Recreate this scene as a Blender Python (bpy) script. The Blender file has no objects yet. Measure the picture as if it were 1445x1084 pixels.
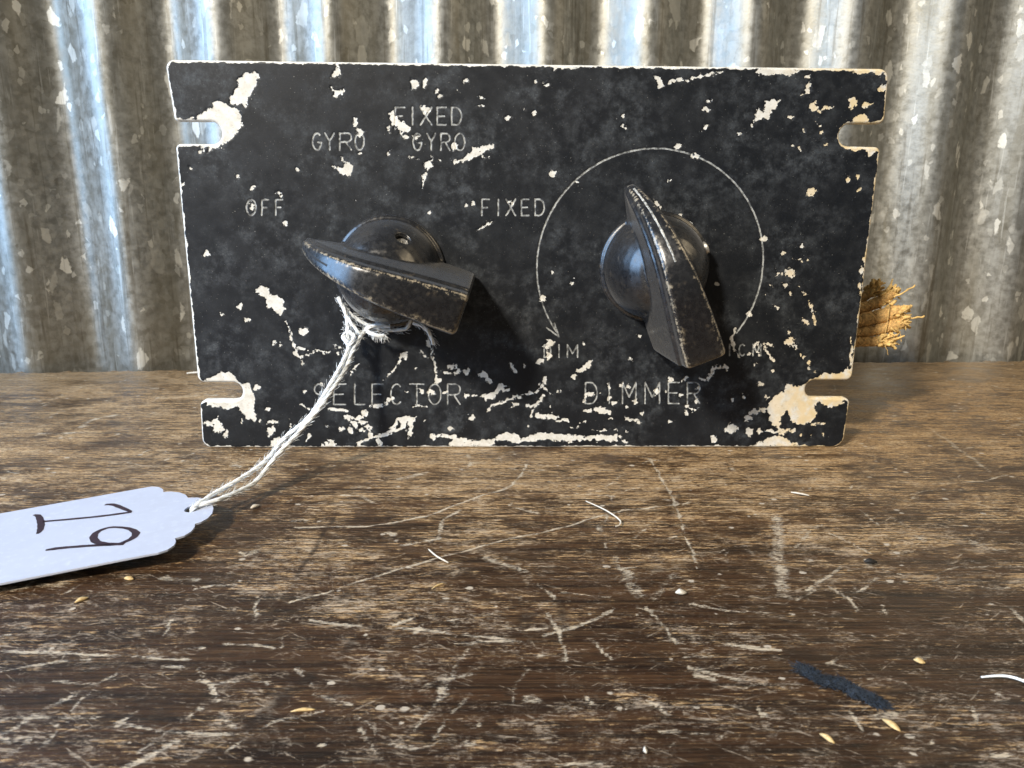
import bpy, bmesh, math, random
import numpy as np
from mathutils import Vector, Matrix
# ------------------------------------------------------------------ camera, light, exposure
MM = 0.001
scene = bpy.context.scene
COL = scene.collection
random.seed(7)
rng = np.random.default_rng(11)

cam_data = bpy.data.cameras.new('camera')
cam = bpy.data.objects.new('camera', cam_data); COL.objects.link(cam)
scene.camera = cam
yaw, pitch, roll = math.radians(1.15), math.radians(13.88), math.radians(-0.352)
fwd = Vector((math.sin(yaw)*math.cos(pitch), math.cos(yaw)*math.cos(pitch), -math.sin(pitch)))
rgt = Vector((math.cos(yaw), -math.sin(yaw), 0)); dwn = fwd.cross(rgt)
r2 = rgt*math.cos(roll)+dwn*math.sin(roll); d2 = -rgt*math.sin(roll)+dwn*math.cos(roll)
mw = Matrix((r2, -d2, -fwd)).transposed().to_4x4(); mw.translation = Vector((-6.605, -161.955, 54.982))*MM
cam.matrix_world = mw
cam_data.sensor_width = 36.0; cam_data.lens = 36.0*1060/1445
cam_data.clip_start = 0.005; cam_data.clip_end = 20.0
cam_data.dof.use_dof = True; cam_data.dof.focus_distance = 0.148; cam_data.dof.aperture_fstop = 80.0

world = bpy.data.worlds.new('World'); scene.world = world; world.use_nodes = True
wb = world.node_tree.nodes['Background']; wb.inputs[0].default_value = (0.80, 0.77, 0.70, 1); wb.inputs[1].default_value = 0.15

def area_light(name, loc, target, sx, sy, power, colour):
    l = bpy.data.lights.new(name, 'AREA'); l.shape = 'RECTANGLE'; l.size = sx; l.size_y = sy
    l.energy = power; l.color = colour
    o = bpy.data.objects.new(name, l); COL.objects.link(o); o.location = loc
    o.rotation_euler = (Vector(target)-Vector(loc)).to_track_quat('-Z', 'Y').to_euler()
    return o
key = bpy.data.lights.new('door_sunlight', 'SPOT'); key.energy = 56.0; key.color = (1.0, 0.90, 0.75); key.shadow_soft_size = 0.055
key.spot_size = math.radians(30); key.spot_blend = 1.0
ko = bpy.data.objects.new('door_sunlight', key); COL.objects.link(ko); ko.location = (-0.46, -0.66, 0.58)
ko.rotation_euler = (Vector((-0.012, -0.012, 0.018))-ko.location).to_track_quat('-Z', 'Y').to_euler()
area_light('window_light', (-0.62, -0.42, 0.36), (0.0, 0.04, 0.04), 0.75, 0.5, 1.15, (0.86, 0.93, 1.0))
area_light('side_window_light', (-0.56, -0.10, 0.24), (0.0, 0.0, 0.05), 0.46, 0.46, 4.6, (0.34, 0.60, 1.0))
area_light('warm_lamp_light', (0.55, -0.10, 0.50), (0.05, 0.05, 0.03), 0.30, 0.30, 0.9, (1.0, 0.80, 0.52))

vs = scene.view_settings
vs.view_transform = 'Standard'; vs.look = 'None'; vs.exposure = 0.08; vs.gamma = 1.0; vs.use_curve_mapping = False
scene.render.engine = 'CYCLES'
scene.cycles.max_bounces = 4; scene.cycles.diffuse_bounces = 2; scene.cycles.glossy_bounces = 2

# ------------------------------------------------------------------ traced marks (mm on the plate / the table)
CHIP_POLYGONS=[[(-58.8,77.9),(-57.61,78.79),(-56.1,79.15),(-55.07,79.51),(-54.92,78.64),(-55.29,76.18),(-56.44,74.76),(-57.71,72.8),(-58.81,73.14),(-59.95,72.96),(-60.85,73.31),(-60.84,74.72),(-60.11,75.43),(-59.31,76.15),(-58.68,77.03)],[(-67.66,70.4),(-66.25,71.48),(-65.26,72.1),(-64.28,72.57),(-64.05,73.1),(-62.88,73.64),(-61.41,73.37),(-60.16,72.6),(-58.59,71.19),(-58.41,68.68),(-59.79,67.94),(-60.86,66.49),(-62.49,65.02),(-64.83,64.28),(-66.02,63.72),(-65.52,65.0),(-65.28,65.55),(-68.1,65.71)],[(-40.45,76.48),(-39.54,75.96),(-38.03,76.15),(-37.51,75.45),(-38.65,75.08),(-39.44,74.19),(-40.35,74.71),(-39.94,75.43)],[(-23.93,77.68),(-22.99,78.04),(-22.63,77.16),(-23.23,75.92),(-23.78,76.27)],[(-40.86,61.13),(-40.28,61.43),(-38.78,60.78),(-37.76,62.08),(-36.25,61.54),(-36.88,60.24),(-37.89,59.3),(-38.83,59.67),(-39.94,60.4)],[(-28.76,71.06),(-28.05,72.14),(-27.49,71.79),(-27.35,70.35),(-25.84,70.01),(-24.35,68.93),(-24.76,68.02),(-25.9,68.02),(-27.4,68.73),(-28.32,69.45)],[(-16.04,62.23),(-13.73,62.98),(-12.57,63.91),(-11.98,65.02),(-10.25,65.4),(-8.72,65.59),(-7.38,66.08),(-7.38,65.23),(-8.72,64.67),(-10.26,64.11),(-11.8,62.99),(-13.73,62.43),(-15.66,61.97)],[(2.92,81.59),(3.68,80.97),(4.82,80.39),(6.32,80.58),(8.58,80.32),(9.87,81.13),(10.79,81.84)],[(25.12,79.16),(26.45,79.0),(27.49,77.41),(26.17,77.22),(25.74,78.11)],[(45.57,79.69),(46.63,80.58),(47.71,81.3),(49.23,81.31),(51.88,81.33),(54.8,80.66),(53.9,80.12),(52.05,79.57),(50.89,79.74),(49.34,80.08),(47.84,79.89)],[(25.98,54.81),(26.96,54.89),(27.93,53.67),(27.74,52.83),(27.03,53.67)],[(45.27,69.46),(46.18,70.2),(46.41,72.01),(47.05,73.46),(47.53,72.38),(48.25,72.93),(48.5,74.55),(49.44,74.74),(50.99,74.57),(50.53,73.31),(49.41,72.94),(48.99,71.13),(47.8,71.48),(46.71,70.75),(45.87,69.28)],[(56.05,79.61),(56.97,79.9),(56.86,79.19),(56.12,78.9)],[(55.1,75.68),(56.18,76.41),(56.61,77.84),(57.17,78.02),(56.81,75.88),(55.88,75.62)],[(65.18,74.87),(66.24,75.7),(66.93,74.7),(66.65,73.8),(65.95,73.25),(65.48,73.97)],[(68.02,73.63),(68.9,74.36),(70.05,74.44),(69.18,73.64),(68.26,73.27)],[(66.45,70.53),(66.91,71.63),(67.99,72.26),(69.59,71.83),(69.77,70.38),(66.5,70.17)],[(65.44,65.79),(68.24,65.22),(70.22,65.05),(70.59,63.56),(71.31,64.13),(72.93,65.25),(72.83,66.07),(65.41,66.01)],[(61.38,81.42),(63.39,80.55),(67.24,80.24),(69.51,80.43),(71.17,79.38),(71.85,80.1),(72.75,79.04),(73.51,79.05),(73.15,81.88),(61.31,82.12)],[(-58.14,35.13),(-57.08,36.43),(-55.65,36.34),(-55.55,34.41),(-53.17,33.94),(-52.39,31.26),(-53.42,30.27),(-55.98,31.73),(-56.32,33.68),(-57.73,34.16)],[(-71.19,15.71),(-68.86,16.99),(-67.32,17.76),(-65.37,17.51),(-63.81,15.47),(-61.38,14.96),(-60.76,13.42),(-60.27,10.06),(-60.66,6.13),(-62.26,6.92),(-64.36,8.75),(-63.73,10.31),(-66.81,9.27),(-68.28,9.53),(-70.73,9.89),(-70.23,15.46)],[(-72.32,6.13),(-69.5,6.92),(-68.71,7.44),(-68.59,5.87),(-67.73,4.29),(-69.85,2.97),(-70.26,4.02),(-69.64,5.34),(-72.12,5.6)],[(-58.05,-0.77),(-57.63,1.64),(-55.81,2.43),(-54.31,2.17),(-55.26,-0.77)],[(-46.33,0.3),(-45.77,1.37),(-43.73,1.63),(-43.01,0.83),(-44.31,0.19)],[(-29.39,6.41),(-28.34,7.73),(-24.82,7.47),(-25.36,6.15),(-25.93,3.5),(-26.72,2.33),(-27.2,3.5),(-26.63,5.88),(-28.4,5.88)],[(-7.18,2.49),(-5.33,3.71),(-2.07,3.23),(-1.12,2.01),(2.12,3.47),(5.84,3.71),(9.59,3.23),(13.34,2.74),(16.13,2.98),(20.34,3.13),(20.87,1.51),(17.11,1.76),(13.36,2.0),(9.63,1.37),(5.88,1.76),(2.15,1.52),(-2.52,1.37),(-6.72,1.52)],[(44.66,4.21),(46.15,6.16),(47.91,4.69),(46.59,3.47)],[(49.79,4.7),(51.22,4.45),(51.4,2.25),(50.14,3.23)],[(64.05,15.88),(65.95,17.35),(70.02,17.78),(71.58,18.62),(72.1,19.46),(72.98,17.16),(71.11,15.47),(65.76,15.25)],[(54.22,10.57),(55.72,12.28),(57.9,13.34),(57.98,14.61),(60.46,14.61),(62.48,15.04),(62.63,13.56),(63.4,12.07),(66.56,11.65),(71.33,11.65),(71.82,11.01),(69.7,9.51),(68.01,9.73),(66.21,11.01),(65.05,10.15),(65.53,7.58),(64.62,6.28),(61.8,5.2),(59.77,6.71),(59.15,8.86),(58.11,8.86),(57.48,6.71),(57.28,4.33),(55.51,5.41),(54.86,8.0)],[(44.79,3.67),(45.94,4.98),(47.58,5.41),(47.71,3.67)],[(51.75,0.39),(54.94,2.37),(56.98,3.02),(59.16,2.15),(61.76,1.27),(62.27,0.39)]]
CHIP_LINES=[(0.285,[(-67.53,63.71),(-66.95,65.06)]),(0.448,[(-38.74,80.87),(-38.7,79.3),(-39.48,78.6)]),(0.163,[(-39.03,63.36),(-38.16,61.71),(-37.32,59.12)]),(0.163,[(-20.13,63.49),(-20.67,61.64),(-22.07,59.03)]),(0.061,[(-22.0,59.03),(-22.34,55.65)]),(0.204,[(-9.69,63.56),(-8.53,62.91)]),(0.163,[(-11.31,48.39),(-7.18,50.11)]),(0.285,[(28.22,77.95),(33.09,78.88),(38.7,80.16)]),(0.163,[(59.05,72.84),(62.21,73.87)]),(0.437,[(11.43,18.15),(13.6,19.92)]),(0.247,[(-52.55,28.8),(-51.54,25.59),(-50.79,22.09),(-50.13,20.83),(-46.87,21.84)]),(0.247,[(-49.88,20.83),(-49.34,19.16)]),(0.148,[(-48.06,22.6),(-41.47,21.75)]),(0.222,[(-37.15,19.34),(-39.5,16.53)]),(0.197,[(-31.83,15.77),(-29.79,17.57),(-27.19,21.63)]),(0.197,[(-23.71,22.4),(-21.77,20.89)]),(0.271,[(-22.43,24.66),(-21.0,22.15),(-20.33,18.6),(-20.13,16.05)]),(0.345,[(-9.89,17.6),(-8.15,15.29)]),(0.247,[(-50.08,1.1),(-48.7,3.23)]),(0.296,[(-50.04,10.22),(-48.84,9.39)]),(0.321,[(-44.1,9.03),(-40.1,8.92)]),(0.395,[(-38.18,1.1),(-34.58,2.43),(-30.23,3.76),(-28.43,4.56),(-26.35,6.67)]),(0.444,[(-30.2,4.82),(-28.36,7.2)]),(0.494,[(-21.38,2.7),(-16.3,2.7)]),(0.74,[(-17.09,0.83),(-8.16,1.36)]),(0.27,[(36.0,7.61),(36.1,9.78),(37.31,9.05)]),(0.315,[(38.25,15.97),(40.52,16.45),(41.39,18.56),(41.94,19.27)]),(0.338,[(-10.38,17.3),(-8.1,15.43)]),(0.293,[(-4.01,19.65),(-2.41,17.79)]),(0.383,[(-9.25,12.12),(-6.73,13.07),(-6.05,14.96),(-5.36,13.55),(-4.21,13.55)]),(0.225,[(-8.8,8.78),(-7.88,9.98),(-3.97,11.18),(-1.22,12.13),(1.99,13.08),(3.34,14.98)]),(0.27,[(3.34,14.98),(4.05,13.8),(5.45,12.38)]),(0.338,[(0.19,9.99),(1.8,9.99),(0.91,7.59)]),(0.315,[(1.8,9.99),(3.4,11.18),(3.61,12.37)]),(0.541,[(2.53,7.35),(6.24,7.2)]),(0.338,[(6.72,6.38),(9.04,6.63)]),(0.09,[(5.25,10.95),(5.52,8.79)]),(0.496,[(11.83,18.14),(13.43,19.59)]),(0.18,[(10.01,4.78),(13.46,6.24)]),(0.383,[(12.93,8.8),(14.55,8.56)]),(0.586,[(15.7,9.04),(18.49,8.66)]),(0.315,[(22.28,6.87),(25.34,6.25)]),(0.18,[(14.92,4.45),(17.03,4.1),(20.29,4.45)]),(0.631,[(-16.49,1.76),(-12.77,1.52),(-9.05,1.03)]),(0.225,[(20.82,2.74),(22.99,1.27)]),(0.18,[(58.5,36.69),(60.28,34.91),(61.71,32.72),(62.54,30.51),(62.81,28.69)]),(0.24,[(56.64,24.59),(58.75,23.78)]),(0.4,[(50.66,8.43),(53.91,9.29)]),(0.4,[(54.16,4.11),(56.52,3.46)]),(0.4,[(56.92,3.67),(61.05,4.33)]),(0.36,[(45.67,27.22),(45.0,25.38),(45.79,23.13),(46.95,21.27)]),(0.16,[(49.95,21.9),(50.15,24.37)]),(0.16,[(50.99,21.7),(50.91,24.99),(50.02,23.55)]),(0.28,[(52.22,23.97),(53.18,22.32),(54.77,20.46)]),(0.2,[(40.6,15.85),(38.54,16.05)]),(0.28,[(41.5,17.73),(40.6,15.85)]),(0.22,[(71.67,25.65),(72.23,18.62)])]
CHIP_BLOBS=[(-21.31,77.88,0.49,0.82,0),(-35.69,69.93,0.53,0.98,0),(-34.72,67.84,0.82,0.73,0),(-69.7,60.83,0.29,0.29,0),(-60.14,58.97,0.41,0.41,0),(-57.37,56.75,0.37,0.37,0),(-52.13,55.73,0.45,0.45,0),(-51.73,54.91,0.33,0.33,0),(-47.87,60.53,0.29,0.29,0),(-36.25,54.44,0.24,0.24,0),(-68.28,43.07,0.65,0.65,0),(-51.19,49.6,0.65,0.41,0),(-71.75,57.41,0.24,0.24,0),(-28.93,68.17,0.37,0.73,0),(-20.7,51.95,0.29,0.29,0),(-34.93,63.68,0.24,0.24,0),(-23.94,62.8,0.49,0.2,0),(-58.1,53.17,0.49,0.9,0),(-68.77,70.57,0.41,0.33,0),(-21.25,61.64,0.9,0.82,0),(-12.83,78.13,0.41,0.41,0),(-18.88,75.78,0.37,0.37,0),(-18.14,75.08,0.57,0.41,40),(-14.92,76.17,0.24,0.24,0),(-10.03,74.79,0.57,0.33,-20),(-10.49,73.18,0.57,0.24,0),(-4.45,71.0,0.41,0.41,0),(0.87,71.76,0.45,0.45,0),(0.98,77.82,0.24,0.24,0),(-1.23,72.46,0.24,0.24,0),(-5.97,68.35,0.2,0.2,0),(4.91,59.84,0.65,0.65,0),(-20.75,51.95,0.37,0.37,0),(-11.59,53.82,0.41,0.41,0),(-13.16,53.44,0.2,0.2,0),(19.6,69.27,0.73,0.33,-20),(18.93,71.44,0.29,0.29,0),(-25.7,67.36,1.02,0.33,0),(-24.1,62.84,0.49,0.24,0),(-18.54,62.58,0.29,0.29,0),(-28.86,63.61,0.24,0.24,0),(3.36,77.56,0.41,0.16,0),(-4.25,54.06,0.82,0.49,0),(-21.21,72.38,1.02,0.65,0),(-23.23,66.95,0.65,0.57,0),(-15.43,65.18,0.53,0.65,0),(-27.49,70.71,0.49,0.41,0),(36.55,74.46,0.73,0.41,0),(36.16,72.91,0.61,0.29,0),(36.21,69.39,0.45,0.45,0),(35.49,68.55,0.33,0.33,0),(43.25,68.2,0.41,0.33,0),(53.4,71.45,0.57,0.29,0),(56.47,68.89,0.29,0.29,0),(54.72,65.79,0.29,0.29,0),(56.07,65.13,0.29,0.29,0),(66.95,59.41,0.49,0.49,0),(69.01,59.69,0.33,0.33,0),(69.69,56.89,0.41,0.73,-25),(59.37,56.45,1.06,0.82,0),(58.49,45.39,0.37,0.37,0),(54.73,43.92,0.37,0.37,0),(29.61,58.87,0.24,0.24,0),(34.26,50.33,0.29,0.29,0),(32.18,51.78,0.37,0.37,0),(50.31,47.15,0.49,0.49,0),(30.66,65.58,0.49,0.49,0),(58.18,73.73,0.98,0.82,0),(59.06,70.84,0.2,0.2,0),(59.62,69.94,0.2,0.2,0),(60.24,68.84,0.2,0.2,0),(60.74,67.75,0.2,0.2,0),(61.48,66.28,0.2,0.2,0),(71.99,77.43,0.65,0.82,0),(3.45,33.76,0.68,0.68,0),(34.68,63.68,0.78,0.58,0),(48.27,30.9,0.58,0.58,0),(50.04,47.12,0.58,0.58,0),(4.97,59.84,0.73,0.73,0),(9.47,37.38,0.34,0.73,-40),(5.12,39.64,0.34,0.34,0),(9.87,58.31,0.44,0.44,0),(34.37,50.19,0.34,0.34,0),(29.4,58.75,0.24,0.24,0),(40.88,37.4,0.49,0.49,0),(54.64,43.87,0.39,0.39,0),(54.51,32.14,0.58,0.58,0),(55.77,36.98,0.87,0.49,0),(57.68,24.51,0.97,0.78,0),(24.55,26.02,0.44,0.44,0),(22.68,20.69,0.34,0.34,0),(5.06,24.39,0.87,0.68,0),(4.21,22.65,0.49,1.22,0),(4.73,21.15,0.58,0.58,0),(2.78,20.15,0.87,0.53,0),(12.49,24.26,0.44,0.44,0),(30.62,65.77,0.68,0.49,0),(-61.99,32.06,0.54,0.74,0),(-65.73,30.58,0.3,0.3,0),(-60.87,29.02,0.44,0.44,0),(-48.69,26.69,0.99,0.99,0),(-55.29,24.33,0.49,0.49,0),(-54.12,23.58,0.3,0.3,0),(-41.55,23.21,0.69,0.35,0),(-49.65,22.99,0.64,0.39,0),(-27.2,21.38,0.89,0.69,0),(-19.89,15.53,0.69,0.69,0),(-16.85,18.87,0.79,0.59,0),(-17.86,17.59,0.69,0.44,0),(-15.37,17.59,0.79,0.49,0),(-13.38,17.85,0.59,0.59,0),(-26.68,13.2,0.49,0.35,0),(-23.68,13.21,0.69,0.44,0),(-21.43,13.05,0.89,0.59,0),(-18.43,12.95,0.89,0.44,0),(-13.42,12.34,0.49,0.35,0),(-11.67,12.29,0.39,0.3,0),(-9.91,12.29,0.35,0.25,0),(-8.15,11.93,1.23,0.49,15),(-59.71,14.19,0.89,0.74,0),(-57.6,9.02,0.44,0.44,0),(-59.56,6.14,0.49,0.49,0),(-56.56,6.14,1.28,0.39,0),(-57.48,3.76,0.74,1.09,-25),(-52.72,5.72,0.39,0.79,0),(-67.29,3.5,0.59,0.79,0),(-63.82,6.13,0.39,0.69,0),(-39.93,7.19,0.69,0.49,0),(-37.92,7.09,1.58,0.44,0),(-36.37,8.25,0.74,0.89,0),(-38.49,5.62,0.79,0.79,0),(-36.71,6.04,1.23,0.39,0),(-35.51,4.56,0.99,0.44,0),(-39.57,4.03,0.59,0.59,0),(-37.04,4.29,0.59,0.59,0),(-33.3,9.82,1.28,0.49,0),(-33.35,1.36,0.59,0.99,0),(-35.07,2.97,0.69,0.69,0),(-30.49,11.38,0.64,0.64,0),(-12.46,7.21,0.44,0.44,0),(-17.04,4.56,0.74,0.54,0),(-24.01,9.83,0.99,0.3,0),(-44.55,5.35,0.39,0.39,0),(-41.56,4.56,0.49,0.39,0),(-45.53,14.98,0.49,0.49,0),(-49.13,12.92,0.3,0.49,0),(-22.83,6.15,0.44,0.44,0),(-24.8,18.6,0.39,0.39,0),(-31.27,10.34,0.49,0.3,0),(13.06,12.15,0.54,0.9,0),(14.2,12.62,0.9,0.5,0),(16.27,12.62,0.45,0.32,0),(18.27,14.76,0.36,0.59,0),(18.38,11.67,0.41,0.68,0),(21.03,14.76,0.59,0.59,0),(22.66,14.29,0.59,0.59,0),(24.2,10.96,0.5,0.5,0),(32.25,16.1,0.9,0.54,0),(31.26,13.12,0.45,0.45,0),(35.48,15.97,0.68,0.5,0),(38.37,14.08,0.72,0.54,0),(38.11,10.98,0.36,0.72,0),(44.04,18.8,0.54,0.54,0),(-15.82,18.93,0.41,0.41,0),(-15.38,17.53,0.68,0.45,0),(-13.47,17.86,0.68,0.45,0),(-0.6,19.05,0.41,0.41,0),(-13.38,12.36,0.63,0.36,0),(-11.18,12.36,0.45,0.32,0),(-2.58,10.22,0.81,0.5,20),(3.78,15.92,0.45,0.68,0),(7.04,13.33,0.63,0.32,0),(-12.27,7.34,0.41,0.41,0),(0.71,4.93,0.36,0.36,0),(10.41,16.4,0.59,0.77,0),(19.02,7.11,0.41,0.23,0),(25.95,8.08,0.41,0.68,0),(22.4,9.67,0.41,0.41,0),(19.82,10.34,0.81,0.32,0),(22.89,3.62,0.59,0.41,0),(32.36,6.05,0.5,0.5,0),(42.7,2.0,0.63,0.63,0),(28.96,12.88,0.36,0.72,0),(34.3,12.64,0.63,0.27,0),(48.69,12.57,0.32,0.23,0),(30.22,11.06,0.36,0.36,0),(58.33,42.46,1.2,0.32,-10),(56.6,39.83,1.2,1.04,0),(54.25,39.43,0.72,0.32,0),(55.68,36.95,0.8,0.44,-25),(52.9,36.79,0.48,0.24,0),(56.84,35.21,0.36,0.36,0),(54.54,32.01,0.48,0.52,0),(60.65,29.21,0.76,0.36,-35),(51.78,34.96,0.24,0.24,0),(40.9,37.41,0.48,0.32,0),(57.57,26.76,0.32,0.32,0),(58.18,25.41,0.56,0.24,0),(59.6,23.37,0.36,0.36,0),(60.38,21.72,0.36,0.36,0),(61.47,21.01,0.36,0.36,0),(62.61,19.85,0.4,0.4,0),(62.92,18.81,0.32,0.32,0),(64.05,17.85,0.36,0.36,0),(49.94,7.14,0.8,0.64,0),(54.08,12.06,0.6,0.32,0),(52.16,15.23,0.72,0.48,20),(50.97,19.54,0.44,0.24,0),(54.59,17.96,0.48,0.64,0),(48.69,12.35,0.32,0.32,0),(42.57,2.58,0.6,0.36,0),(50.64,3.67,1.0,0.96,0),(52.92,3.89,0.72,0.72,0),(65.52,5.63,1.04,0.32,0),(62.65,2.89,0.28,0.28,0),(64.74,3.02,0.28,0.44,0),(67.87,3.24,0.36,0.52,0),(49.14,21.9,0.4,0.4,0),(53.03,23.97,0.88,0.32,0),(42.22,18.98,0.8,0.44,0),(44.3,18.57,0.32,0.6,0),(72.58,42.84,0.56,1.04,0),(72.04,40.68,0.56,0.88,0),(72.16,36.34,0.4,1.04,0),(46.07,11.42,0.24,0.24,0),(67.2,5.63,0.36,0.2,0)]
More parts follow.
